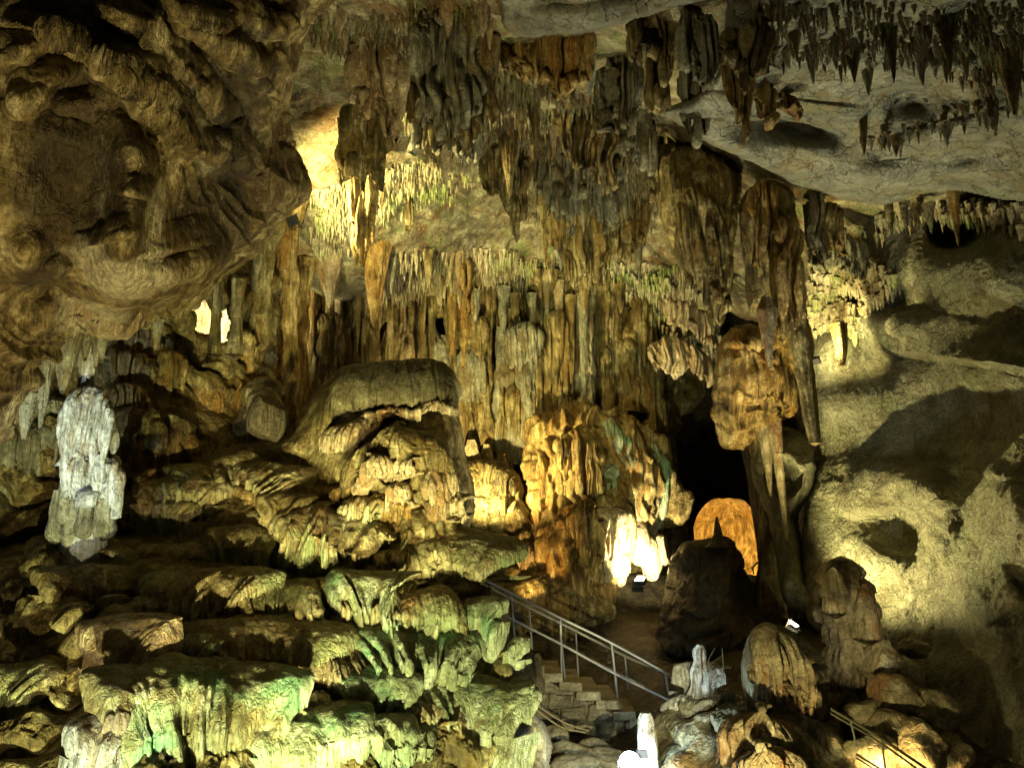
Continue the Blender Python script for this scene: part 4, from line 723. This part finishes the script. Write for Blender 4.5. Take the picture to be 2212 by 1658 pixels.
# cream formations left of the steps
a = P(1150, 1412, 9.3); tag(spobj('stalagmite', a, P(1152, 1512, 9.3), [(0, .05), (.1, .08), (.25, .10), (.45, .11), (.7, .12), (.9, .07), (1, .03)], M['pink'], ns=64, flute=.3, rough=.5, ff=7), 'small cream stalagmite with melted folds at the left end of the steps', 'stalagmite')
jd = rbf([(1100, 1520, 9.3), (1200, 1560, 9.4), (1100, 1700, 8.9), (1200, 1700, 8.9)])
jm = relief('cream_rocks', [(1120, 1530), (1140, 1512), (1160, 1545), (1178, 1560), (1195, 1600), (1192, 1640), (1185, 1700), (1180, 1780), (1080, 1780), (1090, 1640), (1105, 1560)], jd, M['pink'], step=1.8, edge=20, back=.6, disp=lambda G, u, v, e: rocky(.14, 2.0)(G, u, v, e), base=P(1140, 1700, 9))
jm.name = 'rock_outcrop'; tag(jm, 'cream jagged rock outcrop between the green-lit mound edge and the steps', 'rock')
for i, (u, v, d, s) in enumerate([(1228, 1640, 10.4, .30), (1280, 1622, 10.7, .2), (1310, 1652, 10.2, .26), (1250, 1675, 9.8, .3), (1196, 1590, 11, .16)]):
    tag(boulder('boulder', P(u, v, d), (s * 1.2, s, s * .8), M['stone'], seed=60 + i), ['brown boulder at the foot of the steps nearest the cream outcrop', 'upper boulder behind the rope barrier', 'smooth boulder just left of the glaring bottom lamp', 'lowest boulder on the bottom edge left of the lamp', 'small boulder under the left end of the rope barrier'][i], 'boulder')
BL = [(1905, 1440, 9.9, .22, .3, 'pale flat-topped rock right behind the cream tower'), (1960, 1450, 9.8, .17, .2, 'small upright rock right of the flat-topped one'), (1900, 1395, 10.4, .17, .2, 'highest rock of the rubble right of the tower'), (1935, 1505, 9.4, .34, .26, 'large angular rock in the middle of the right rubble'), (2010, 1530, 9.2, .28, .2, 'long rock above the end of the rubble'), (2025, 1565, 9.1, .2, .16, 'round-ended pale rock at the right end of the rubble'),
      (1925, 1600, 8.9, .42, .3, 'golden-lit rock behind the lower handrail'), (1985, 1620, 8.6, .35, .3, 'dark peaked rock behind the lower handrail'), (1880, 1640, 8.5, .3, .3, 'orange-glowing rock beside the foot of the lower handrail'), (2040, 1640, 8.7, .28, .26, 'reddish rock near the bottom right of the handrail'), (1870, 1560, 9.3, .25, .25, 'rock wedged against the foot of the cream tower'), (1975, 1400, 10.6, .2, .12, 'low slab of rock under the shaded wall')]
for i, (u, v, d, s, h, lb) in enumerate(BL): tag(boulder('boulder', P(u, v, d), (s, s * .9, h), M['stone' if i % 3 else 'pink'], seed=80 + i, rough=.14), lb, 'boulder')
# ================================================================ STEPS, WALL, RAILS
st = empty('stairway', P(1330, 1590, 12.3)); tag(st, 'descending stone stairway with a rough masonry side wall', 'stairway')
# steps: (u left, v top, u right) from the photograph, built as real treads running back 1.3 m
step_px = [(1150, 1418), (1172, 1446), (1188, 1470), (1235, 1498), (1285, 1527), (1340, 1556), (1395, 1585)]
for i, (u, v, hw) in enumerate([(1152, 1434, .14), (1190, 1453, .15), (1234, 1471, .155), (1271, 1490, .165), (1310, 1511, .16), (1348, 1532, .155), (1384, 1553, .15)]):
    c = P(u, v, 12.0); V, F_ = boxm([c[0], c[1] + .6, c[2] - .062], (hw, .66, .058))
    V = V + .012 * np.sin(V[:, [1, 2, 0]] * 37 + i)
    o = rawmesh('step', V, F_, M['stone'], st, smooth=False)
    bv = o.modifiers.new('bevel', 'BEVEL'); bv.width = .014; bv.segments = 2
sd_ = rbf([(1100, 1480, 12.35), (1500, 1640, 12.2), (1150, 1680, 11.6), (1450, 1700, 11.6), (1300, 1500, 12.3)])
def masonry(G, u, v, e):
    W = G + .07 * fbm(G * 3, 3, 2)[..., None]
    row = np.floor(W[..., 2] / .17); fz = W[..., 2] / .17 - row
    bx = W[..., 0] / .34 + row * .47; fx = bx - np.floor(bx)
    m = np.minimum(np.minimum(fz, 1 - fz) * .5, np.minimum(fx, 1 - fx)); r = vn(np.stack([np.floor(bx), row, row * 0], -1) * 1.0 + .5, 4)
    return .10 * sstep(.015, .06, m) + .10 * r + .04 * fbm(G * 5, 4, 6)
relief('side_wall', [(1130, 1445), (1172, 1458), (1211, 1478), (1245, 1496), (1287, 1518), (1327, 1540), (1361, 1560), (1400, 1580), (1460, 1600), (1500, 1700), (1120, 1700)], sd_, M['stone'], step=1.6, edge=6, back=.1, disp=masonry, parent=st, flat=True, jag=0)
def post(pt, pb, r, parent): 
    V, F_ = tube([pt, (np.array(pt) + pb) / 2, pb], r); rawmesh('post', V, F_, M['rail'], parent)
def railbar(L, r, parent, name='rail', n=40):
    C, _ = smooth1(L, n); V, F_ = tube(C, r); rawmesh(name, V, F_, M['rail'], parent)
def rail(label, near, far, lows, posts, r=.018):
    e = empty('handrail', near[-1]); tag(e, label, 'handrail'); return e
# near handrail (front) and far handrail (behind the stair)
d0, d1 = 12.15, 12.0
hr = empty('handrail', P(1443, 1510, d1)); tag(hr, 'near side steel handrail of the stairway, its posts fixed to the step ends', 'handrail', 'handrails of the stairway')
railbar(pts((1035, 1246, d0), (1105, 1281, d0), (1211, 1334, d0), (1321, 1388, d0), (1436, 1452, d1), (1440, 1460, d1)), .019, hr)
railbar(pts((1042, 1303, d0), (1108, 1338, d0), (1215, 1392, d0), (1330, 1455, d0), (1445, 1511, d1)), .019, hr)
for u0, v0, u1, v1 in ((1105, 1281, 1113, 1398), (1211, 1334, 1214, 1474), (1321, 1388, 1337, 1528), (1438, 1456, 1446, 1512)): post(P(u0, v0, d0), P(u1, v1, d0), .017, hr)
railbar(pts((1214, 1395, d0), (1222, 1476, d0 + .1)), .014, hr, 'brace', 8)
V, F_ = boxm(P(1222, 1478, d0 - .02), (.05, .02, .035)); rawmesh('foot_plate', V, F_, M['rail'], hr, smooth=False)
railbar(pts((1040, 1304, d0), (1046, 1297, d0), (1049, 1286, d0)), .02, hr, 'rail_end', 8)
hf = empty('handrail', P(1475, 1510, 13.4)); tag(hf, 'far side steel handrail of the stairway, thinner and partly behind the near one', 'handrail', 'handrails of the stairway')
df = 13.4
railbar(pts((1035, 1258, df), (1143, 1312, df), (1244, 1362, df), (1350, 1416, df), (1440, 1456, df), (1462, 1468, df), (1466, 1482, df), (1470, 1504, df)), .019, hf)
railbar(pts((1042, 1308, df), (1148, 1358, df), (1248, 1410, df), (1356, 1464, df), (1440, 1502, df), (1470, 1506, df)), .017, hf)
for u0, v0, u1, v1 in ((1143, 1312, 1150, 1402), (1244, 1362, 1250, 1470), (1350, 1416, 1358, 1500)): post(P(u0, v0, df), P(u1, v1, df), .014, hf)
railbar(pts((1440, 1458, df), (1500, 1453, 12.6)), .012, hf, 'tie_bar', 8)
# rails by the tunnel
hs = empty('handrail', P(1660, 1270, 16.5)); tag(hs, 'small steel handrail climbing beside the glowing tunnel mouth', 'handrail'); dh = 16.5
for a in ([(1622, 1228), (1668, 1186)], [(1650, 1250), (1672, 1228)], [(1640, 1162), (1672, 1196)]): railbar(pts(*[(x, y, dh) for x, y in a]), .018, hs, n=6)
for u0, v0, u1, v1 in ((1646, 1206, 1650, 1266), (1664, 1184, 1672, 1272), (1668, 1184, 1676, 1250), (1626, 1224, 1628, 1240)): post(P(u0, v0, dh), P(u1, v1, dh), .013, hs)
# lower right handrail
hl = empty('handrail', P(1900, 1700, 7.6)); tag(hl, 'dark double handrail running down to the bottom right corner', 'handrail'); dl = 7.7
for a, r in (([(1795, 1530), (1900, 1592), (2010, 1665), (2080, 1712)], .016), ([(1795, 1540), (1900, 1602), (2010, 1680), (2080, 1728)], .012), ([(1850, 1628), (1915, 1668), (1990, 1715)], .013), ([(1850, 1636), (1915, 1676), (1990, 1722)], .009)):
    railbar(pts(*[(x, y, dl) for x, y in a]), r * .8, hl)
for u0, v0, u1, v1 in ((1838, 1556, 1850, 1610), (1904, 1594, 1918, 1700), (2000, 1660, 2010, 1740)): post(P(u0, v0, dl), P(u1, v1, dl), .010, hl)
for c_ in hl.children: c_.data.materials[0] = M['darkrail']
# rope barrier
rb = empty('rope_barrier', P(1230, 1570, 10.6)); tag(rb, 'pair of slack tan ropes swagging below the masonry side wall', 'rope barrier')
for k, L in enumerate(([(1142, 1518), (1175, 1545), (1215, 1570), (1268, 1582)], [(1150, 1514), (1185, 1540), (1225, 1562), (1272, 1578)])):
    C, _ = smooth1(pts(*[(u, v, 11.0 + k * .1) for u, v in L]), 50); V, F_ = tube(C, .011, 6); rawmesh('rope', V, F_, M['rope'], rb)
# wire mesh guard on the frosty stalagmite
wg = empty('wire_guard', P(1530, 1470, 9.3)); tag(wg, 'thin bent wires wrapped round the frosty stalagmite', 'wire guard')
for L in ([(1545, 1398), (1530, 1430), (1545, 1470), (1538, 1500)], [(1560, 1400), (1562, 1440), (1556, 1480)], [(1500, 1440), (1540, 1445), (1580, 1440)], [(1505, 1455), (1540, 1430), (1560, 1415)]):
    C, _ = smooth1(pts(*[(u, v, 9.25) for u, v in L]), 24); V, F_ = tube(C, .003, 6); rawmesh('wire', V, F_, M['darkrail'], wg)
# pale block beside the bottom lamp
tag(boulder('boulder', P(1480, 1652, 8.6), (.22, .2, .10), M['pale'], seed=33, cuts=12), 'smooth pale block at the bottom edge, right of the glaring lamp', 'boulder')

# ================================================================ CEILING DRIPSTONE
def cdr(u, v): return float(feat(rel(Hs)(np.array(float(u)), np.array(float(v))), sf, np.array(float(u)), np.array(float(v))))
def cdc(u, v): return float(ceil_d(u, v))
CU = [  # (lip px, hang m, material, label)
 ([(1290, 165), (1300, 135), (1330, 118), (1370, 100), (1400, 92)], .95, 'greydrip', 'tall grey organ-pipe curtain at the top, left of the thin brown pipes', 11, 9.7),
 ([(1455, 60), (1475, 36), (1510, 28), (1545, 42), (1562, 75)], .50, 'greydrip', 'grey bell-shaped upper cap of the twin-tier organ curtain', 12, 8.9),
 ([(1468, 140), (1490, 128), (1520, 126), (1550, 140)], .78, 'greydrip', 'long grey pointed pipes below the bell-shaped cap', 9, 8.95),
 ([(1395, 70), (1430, 62), (1460, 60)], .75, 'brown', 'brown ribbed curtain between the two grey organ curtains', 12, 9.9),
 ([(1360, 55), (1420, 40), (1470, 22)], .42, 'brown', 'short brown fringe along the edge of the pale top slab', 12, 9.6),
 ([(1205, 230), (1250, 222), (1300, 240), (1345, 236)], .75, 'brown', 'tan ribbed curtain hanging below the dark notch in mid ceiling', 12, 11.7),
 ([(1300, 250), (1350, 235), (1400, 245), (1430, 270)], .7, 'greydrip', 'grey-white ribbed curtain right of the tan one in mid ceiling', 12, 11.4),
 ([(1560, 75), (1600, 66), (1650, 76), (1680, 90)], .55, 'brown', 'brown toothed fringe along the left edge of the right ceiling', 11, 8.5),
 ([(1570, 110), (1600, 120), (1630, 150)], .55, 'orange', 'orange leaning curtain right of the grey organ pipes', 10, 8.9),
 ([(1640, 205), (1670, 200), (1690, 212)], .32, 'orange', 'dark orange leaf-shaped cluster hanging from the smooth slab', 9, 9.0),
 ([(1685, 205), (1715, 222), (1738, 245)], .10, 'orange', 'short orange blade slanting right of the leaf-shaped cluster', 9, 9.0),
 ([(880, 80), (940, 62), (1000, 50), (1050, 60)], .8, 'greydrip', 'dark greenish curtain under the upper edge left of the pale slab', 9, 10.2),
 ([(960, 100), (1000, 82), (1040, 70), (1080, 80)], 1.0, 'brown', 'dark brown curtain hanging against the left end of the pale slab', 7, 10.0),
 ([(1085, 85), (1130, 96), (1180, 92), (1230, 88), (1290, 80)], .45, 'orange', 'rusty fringe hanging under the pale top slab', 12, 9.8),
 ([(1170, 120), (1210, 130), (1250, 120)], .7, 'brown', 'rusty pair of blunt tongues below the fringe of the pale slab', 8, 10.1),
 ([(740, 110), (780, 95), (830, 100), (870, 130)], .7, 'pale', 'pale tan drapery lit from below left of the dark greenish curtain', 9, 10.4),
 ([(720, 240), (760, 215), (810, 225), (850, 250)], 1.0, 'brown', 'brown drapery hanging left of the bright patch, above the lit ledge', 8, 11.0),
 ([(740, 300), (775, 285), (815, 300)], 1.1, 'orange', 'orange tapering drapery pointing down at the brilliant lit ledge', 8, 11.6),
 ([(1180, 440), (1230, 425), (1290, 435), (1340, 430)], .85, 'brown', 'brown jagged curtain at the lowest point of mid ceiling', 9, 13.4),
 ([(1030, 330), (1090, 320), (1150, 340)], .8, 'brown', 'brown double blade hanging left of mid ceiling', 8, 13.0),
 ([(1150, 350), (1220, 330), (1290, 340), (1360, 330)], .8, 'greydrip', 'grey-green mottled curtain across mid ceiling', 10, 12.8),
 ([(1380, 280), (1400, 268), (1425, 285)], .9, 'brown', 'dark curtain immediately left of the great hanging flowstone', 10, 12.6),
 ([(1330, 440), (1370, 430), (1405, 445)], .75, 'brown', 'dark ragged curtain above the green-tinged ceiling strip', 10, 13.6),
 ([(1750, 470), (1790, 458), (1830, 470)], .55, 'brown', 'brown fan of short pipes in the shadowed hole below the slab', 12, 13.1),
 ([(1745, 430), (1765, 425), (1790, 430)], .6, 'greydrip', 'pale grey ribbed curtain right of the ragged hanging flowstone', 12, 12.8),
 ([(1755, 520), (1790, 510), (1840, 520), (1880, 530)], .55, 'greydrip', 'dim grey ribbed curtain over the bright green-yellow field', 12, 13.6),
 ([(870, 190), (920, 180), (970, 190)], .4, 'brown', 'brown toothed curtain above the bright ledge', 12, 11.8),
 ([(880, 265), (940, 255), (1000, 265), (1050, 250)], .6, 'greydrip', 'row of thin grey pipes ending over the bright ledge', 13, 12.4),
 ([(1450, 280), (1420, 300), (1400, 330)], .5, 'brown', 'dark fringe at the left corner of the smooth slab', 10, 12.2),
 ([(1000, 580), (1015, 570), (1030, 580)], .75, 'orange', 'dark orange drop-shaped drapery above the centre of the column wall', 7, 16.8),
 ([(870, 440), (882, 430), (895, 440)], .5, 'brown', 'shield-shaped brown blade on the smooth slope under the lit ledge', 7, 13.5),
 ([(1560, 700), (1520, 680), (1480, 660), (1440, 650)], .5, 'pale', 'pale warty curtain left of the blocky hanging rock', 9, 17.5),
 ([(1400, 760), (1450, 740), (1500, 760), (1545, 780)], .6, 'pale', 'dim tan drapery over the black passage', 7, 17.5)]
def surf(u, v):
    return cdc(u, v) if (u < 1540 or v > 440) else cdr(u, v)
for W, h, m, lb, ff, d in CU:
    um, vm = W[len(W) // 2]
    if vm < 560 and not (u if False else um > 1740): dn = surf(um, vm) - .3; h = h * dn / d; ff = ff * d / dn; d = dn
    o = shelf('dripstone_curtain', pts(*[(u, v, d) for u, v in W]), M[m], rise=.18, back=.3, drape=h, flute=.055, ff=ff, tip=.8, under=.7, taper=True, vary=.5, base=P(W[1][0], W[1][1], d), lump=.05, lean=.02)
    tag(o, lb, 'dripstone curtain')
BIG = [(715, 562, 672, 12.6, .17, 'pale', 'big cream stalactite hanging in front of the smooth lit slope'), (812, 550, 715, 12.8, .2, 'orange', 'longest orange stalactite of the pair above the dome'), (1275, 105, 222, 9.8, .09, 'white', 'single pale grey finger stalactite beside the tall organ curtain'),
       (700, 590, 640, 13.2, .09, 'pale', 'small cream stalactite left of the big cream one'), (1100, 285, 440, 12.9, .15, 'brown', 'long brown spear stalactite left of the mottled curtain'), (1290, 480, 592, 13.4, .13, 'brown', 'sharp brown stalactite lowest in mid ceiling'), (1248, 480, 578, 13.5, .14, 'brown', 'broad brown stalactite just left of the lowest one'),
       (848, 560, 640, 12.9, .08, 'greydrip', 'slim grey stalactite right of the longest orange one'), (830, 400, 455, 12.2, .05, 'brown', 'thin dark stalactite against the bright ledge'), (1925, 60, 190, 8.2, .07, 'brown', 'dark stalactite on the upper right ceiling'), (2040, 40, 165, 7.9, .09, 'brown', 'broad dark stalactite at upper right ending in two points'),
       (2180, 120, 260, 7.6, .13, 'brown', 'stout dark stalactite near the right edge of the picture'), (2140, 230, 300, 8.2, .08, 'brown', 'dark spike left of the stout right-edge stalactite'), (1868, 270, 332, 9.7, .06, 'brown', 'slanting thin stalactite on the smooth slab'), (2062, 440, 540, 12.2, .07, 'orange', 'thin orange column across the round dark hole'), 
       (1265, 640, 690, 17.6, .1, 'brown', 'short brown stalactite at the top of the banded column')]
for (u, v0, v1, d, r, m, lb) in BIG:
    if v0 < 600 and u != 2062 and u != 1700: dn = surf(u, v0) - .1; r = r * dn / d * .9; d = dn
    a = P(u, v0, d); L = a[2] - P(u, v1, d)[2]; a = a + [0, 0, .35]; L += .35
    tag(spobj('stalactite', a, a - [random.uniform(-.03, .03), 0, L], [(0, r * 1.25), (.15, r * 1.1), (.3, r * .92), (.6, r * .62), (.9, r * .25), (1, r * .06)], M[m], ns=44, flute=.25, rough=.25, ff=7, bend=.01), lb, 'stalactite')
# groups of countable stalactites; the tip of each sits where the photograph shows one
protos = {}
def proto(m, k):
    if (m, k) not in protos:
        V, q, (c1, c2) = spele('s', [0, 0, 0], [0, 0, -1.], [(0, .16), (.15, .12), (.5, .085), (.85, .035), (1, .01)], M[m], ns=16, nr=22, flute=.25, rough=.3, bend=.02, seed=50 + k)
        tri = np.vstack([q[:, [0, 1, 2]], q[:, [0, 2, 3]], c1, c2]); me = bpy.data.meshes.new('stalactite')
        me.from_pydata(V.tolist(), [], tri.tolist()); me.polygons.foreach_set('use_smooth', np.ones(len(tri), bool)); me.materials.append(M[m]); protos[(m, k)] = me
    return protos[(m, k)]
def inpoly(poly, u, v): return float(sdf(poly, np.array([float(u)]), np.array([float(v)]))[0]) > 0
def scatter(poly, n, L, df, mats, label, group, off=.12, w=1.):
    p = np.array(poly); c = 0
    while c < n:
        u = random.uniform(p[:, 0].min(), p[:, 0].max()); v = random.uniform(p[:, 1].min(), p[:, 1].max())
        if not inpoly(poly, u, v): continue
        d = df(u, v) - random.uniform(0, .3); h = random.uniform(*L) * random.choice((.6, 1, 1, 1.3)); a = P(u, v, d) + [0, 0, off]
        o = bpy.data.objects.new('stalactite', proto(random.choice(mats), random.randint(0, 3))); sc.collection.objects.link(o)
        o.location = a; ww = (.12 + h * .75) * random.uniform(.7, 1.5) * w; o.scale = (ww, ww, h + off); o.rotation_euler = (random.uniform(-.04, .04), random.uniform(-.04, .04), random.uniform(0, 6.28))
        tag(o, label, 'stalactite', group); c += 1
scatter([(1110, 380), (1400, 370), (1405, 520), (1300, 560), (1180, 540)], 44, (.3, .8), cdc, ['brown', 'brown', 'greydrip'], 'brown stalactite in the dense cluster low in mid ceiling', 'dense stalactite cluster low in mid ceiling')
scatter([(860, 200), (1060, 180), (1300, 260), (1330, 340), (1100, 330), (900, 330)], 52, (.2, .6), cdc, ['brown', 'greydrip', 'pale'], 'mottled stalactite on the ceiling band above the bright ledge', 'mottled stalactites above the bright ledge')
scatter([(1640, 70), (1900, 60), (2212, 60), (2212, 170), (1900, 170), (1680, 150)], 40, (.06, .21), cdr, ['brown', 'brown', 'greydrip'], 'dark stalactite in the rows along the top right ceiling', 'stalactite rows along the top right ceiling', w=1.2)
scatter([(1850, 295), (1990, 268), (2120, 222), (2190, 215), (2190, 250), (2000, 300), (1880, 320)], 42, (.06, .18), cdr, ['brown', 'greydrip'], 'tiny stalactite in the diagonal row across the smooth slab', 'diagonal row of tiny stalactites across the slab', off=.05)
scatter([(680, 10), (1040, 10), (1060, 60), (900, 90), (700, 80)], 26, (.15, .4), cdc, ['pale', 'pink', 'brown'], 'fuzzy tan stalactite at the top edge left of the pale slab', 'tan stalactites at the top edge')
scatter([(880, 540), (1190, 560), (1190, 610), (900, 610)], 22, (.3, .6), cdc, ['pale', 'brown'], 'stalactite over the green-lit strip above the column wall', 'stalactites over the green-lit strip')
scatter([(1900, 450), (2000, 440), (2020, 480), (1920, 490)], 10, (.12, .35), lambda u, v: 12.6, ['brown', 'ceil'], 'short stalactite under the right edge of the smooth slab', 'short stalactites under the slab edge')
# uncountable fuzz of finger-length stalactites
def fuzz(name, poly, n, L, df, mat, wd_=.03):
    Vs = []; Fs = []; k = 0; p = np.array(poly, float); rg = np.random.default_rng(len(poly) * 7 + n)
    U = rg.uniform(p[:, 0].min(), p[:, 0].max(), n * 3); Vv = rg.uniform(p[:, 1].min(), p[:, 1].max(), n * 3)
    m = (sdf(poly, U, Vv) + rg.normal(0, 10, len(U)) > 0) & (vn(np.stack([U / 28, Vv / 14, U * 0], -1), 3) > .36); U = U[m][:n]; Vv = Vv[m][:n]; n = len(U)
    A = P(U, Vv, df(U, Vv) - rg.uniform(-.1, .25, n)) + [0, 0, .08]; h = rg.uniform(*L, n) * (.5 + rg.random(n) ** 2) + .08; w_ = wd_ * rg.uniform(.5, 1.5, n)
    th = np.linspace(0, 2 * np.pi, 6, endpoint=False); rings = [(0, 1.4), (.3, 1.), (.75, .55), (1, .06)]
    G = np.stack([A[:, None] + np.stack([np.cos(th) * w_[:, None] * r, np.sin(th) * w_[:, None] * r, -t * h[:, None] + 0 * th], -1) for t, r in rings], 1)
    a = np.arange(4 * 6).reshape(4, 6); b = np.roll(a, -1, 1); q = np.stack([a[:-1], b[:-1], b[1:], a[1:]], -1).reshape(-1, 4)[:, ::-1]
    Fq = (q[None] + (np.arange(n) * 24)[:, None, None]).reshape(-1, 4)
    o = rawmesh(name, G.reshape(-1, 3), Fq, mat); tag(o, kind='stuff'); return o
M['fuzz'] = rock('tiny_dripstone', (.12, .08, .03), (.42, .34, .18), (.62, .54, .34), streak=.2, green=.6, greencol=(.22, .36, .05))
cdv = lambda u, v: ceil_d(u, v); srv = rel(Hs)
fuzz('tiny_stalactites', [(668, 540), (680, 430), (740, 400), (860, 380), (1000, 330), (1110, 300), (1120, 340), (980, 410), (860, 450), (760, 520), (690, 560)], 3000, (.05, .16), cdv, M['fuzz'], .022)
fuzz('tiny_stalactites', [(850, 560), (1000, 545), (1200, 585), (1400, 590), (1540, 600), (1545, 660), (1200, 635), (1000, 650), (820, 640)], 3600, (.08, .24), cdv, M['fuzz'], .026)
fuzz('tiny_stalactites', [(860, 190), (1060, 150), (1300, 230), (1420, 300), (1420, 480), (1150, 470), (1050, 330), (900, 300)], 4200, (.06, .24), cdv, M['ceil'], .022)
fuzz('tiny_stalactites', [(1745, 560), (1880, 570), (1945, 600), (1900, 660), (1850, 720), (1790, 745), (1745, 700)], 2300, (.05, .2), lambda u, v: wd(u, v) - .15, M['fuzz'], .028)
fuzz('tiny_stalactites', [(1620, 20), (2212, 10), (2212, 250), (2000, 140), (1800, 150), (1640, 120)], 700, (.03, .08), lambda u, v: srv(u, v) - .05, M['ceil'], .02)
fuzz('tiny_stalactites', [(660, 20), (1060, 10), (1050, 90), (860, 130), (700, 110)], 1300, (.05, .18), cdv, M['ceil'], .022)
fuzz('tiny_stalactites', [(1900, 440), (2212, 450), (2212, 500), (2120, 480), (1960, 470), (1890, 520)], 500, (.04, .16), lambda u, v: wd(u, v) - .1, M['fuzz'], .025)
fuzz('tiny_stalactites', [(1400, 620), (1560, 640), (1550, 800), (1480, 780), (1400, 720)], 900, (.05, .2), lambda u, v: bd(u, v) - .6, M['fuzz'], .035)

# ================================================================ FLOODLIGHTS
def LP(u, v, d, tu, tv, td, W_, col, **k): return lamp(P(u, v, d), P(tu, tv, td), W_, col, **k)
def LW(x, y, z, tu, tv, td, W_, col, **k): return lamp((x, y, z), P(tu, tv, td), W_, col, **k)
LP(640, 475, 12.9, 930, 385, 14.8, 1200, YEL, cone=120)                       # behind the overhang, onto the ledge
LP(455, 760, 15.5, 440, 680, 17, 900, WHT, cone=130)                         # behind the recess gap
LP(540, 880, 16.6, 620, 700, 15.4, 700, YEL, cone=90)                        # edge of the orange column
LW(-4.2, 2.6, 2.6, 180, 950, 9.2, 2000, COOL, cone=18, blend=.8)             # white calcite
LW(-2.0, 3.4, 1.8, 290, 1490, 7.4, 500, COOL, cone=14)
LW(-2.0, 3.4, 1.6, 440, 1360, 8.2, 3000, GRN, cone=48)                       # low lamps below the viewing platform, onto the mound
LW(-.6, 3.6, 1.6, 900, 1400, 8.6, 3200, GRN, cone=42)
LW(-1.6, 2.4, 1.7, 490, 1090, 9.6, 3600, YEL, cone=11, blend=.6)
LW(-1.0, 2.4, 1.7, 680, 1190, 9.4, 3000, YEL, cone=11, blend=.6)
LW(.2, 2.6, 1.7, 880, 1040, 10.3, 5000, YEL, cone=12, blend=.6)
LW(.6, 2.6, 1.7, 800, 940, 11.0, 2600, YEL, cone=9, blend=.6)
LP(1000, 1090, 15.4, 1150, 860, 19.0, 1500, YEL, cone=110)                    # column wall
LP(1000, 1120, 16.6, 1060, 900, 18.4, 350, WHT, cone=110)
LP(1378, 1262, 15.8, 1385, 1100, 17.3, 1000, WHT, cone=130)
LP(1120, 1330, 14.6, 1180, 1130, 16.6, 300, ORG, cone=50)
LP(1560, 1225, 24.5, 1600, 1120, 26, 500, ORG, cone=150)
LP(1716, 1345, 12.5, 1900, 1050, 12.2, 850, YEL, cone=120)
LP(1360, 1645, 8.5, 1290, 1450, 2.0, 25, COOL, cone=160, label='glaring white floodlight at the bottom edge beside the white post stalagmite', size=.10, bowl=True)
LP(1310, 1720, 8.0, 1480, 1500, 9.8, 300, COOL, cone=70)
LP(1385, 1628, 8.6, 1300, 1610, 10.2, 60, COOL, cone=130, size=.05)  # added lamp, stands in for the bottom floodlight's glow on nearby rocks
LW(.9, 2.0, 3.6, 1300, 1510, 12.2, 2600, WHT, cone=17)                        # added lamp near the viewpoint, brightens the steps
LP(1650, 1790, 6.4, 1680, 1600, 8.4, 240, YEL, cone=80)
LP(1930, 1700, 8.0, 1900, 1560, 9.1, 90, ORG, cone=130)
LW(1.8, 2.0, 3.2, 1835, 1370, 10.1, 800, WHT, cone=8)
LP(1765, 775, 13.0, 1830, 640, 14.2, 260, YEL, cone=120, size=.05)
LP(1700, 1378, 12.3, 1640, 820, 14, 420, YEL, cone=50)
LP(1500, 1480, 11, 1250, 350, 12.5, 1250, NEU, cone=100)  # added fill lamp aimed up at the mid ceiling
LP(1382, 1248, 15.4, 1150, 450, 13.5, 1000, YEL, cone=60)
LP(2340, 1500, 8.4, 1850, 250, 10, 500, NEU, cone=80)  # added fill lamp out of frame, lifts the right ceiling
LW(-2.6, 2.6, 1.9, 300, 500, 7.6, 1300, (1., .88, .50), cone=75)  # added fill lamp from low in front, brightens the overhang
LP(700, 2500, 3.6, 450, 150, 8.0, 700, YEL, cone=60)  # another added fill lamp below the frame, for the overhang's upper part
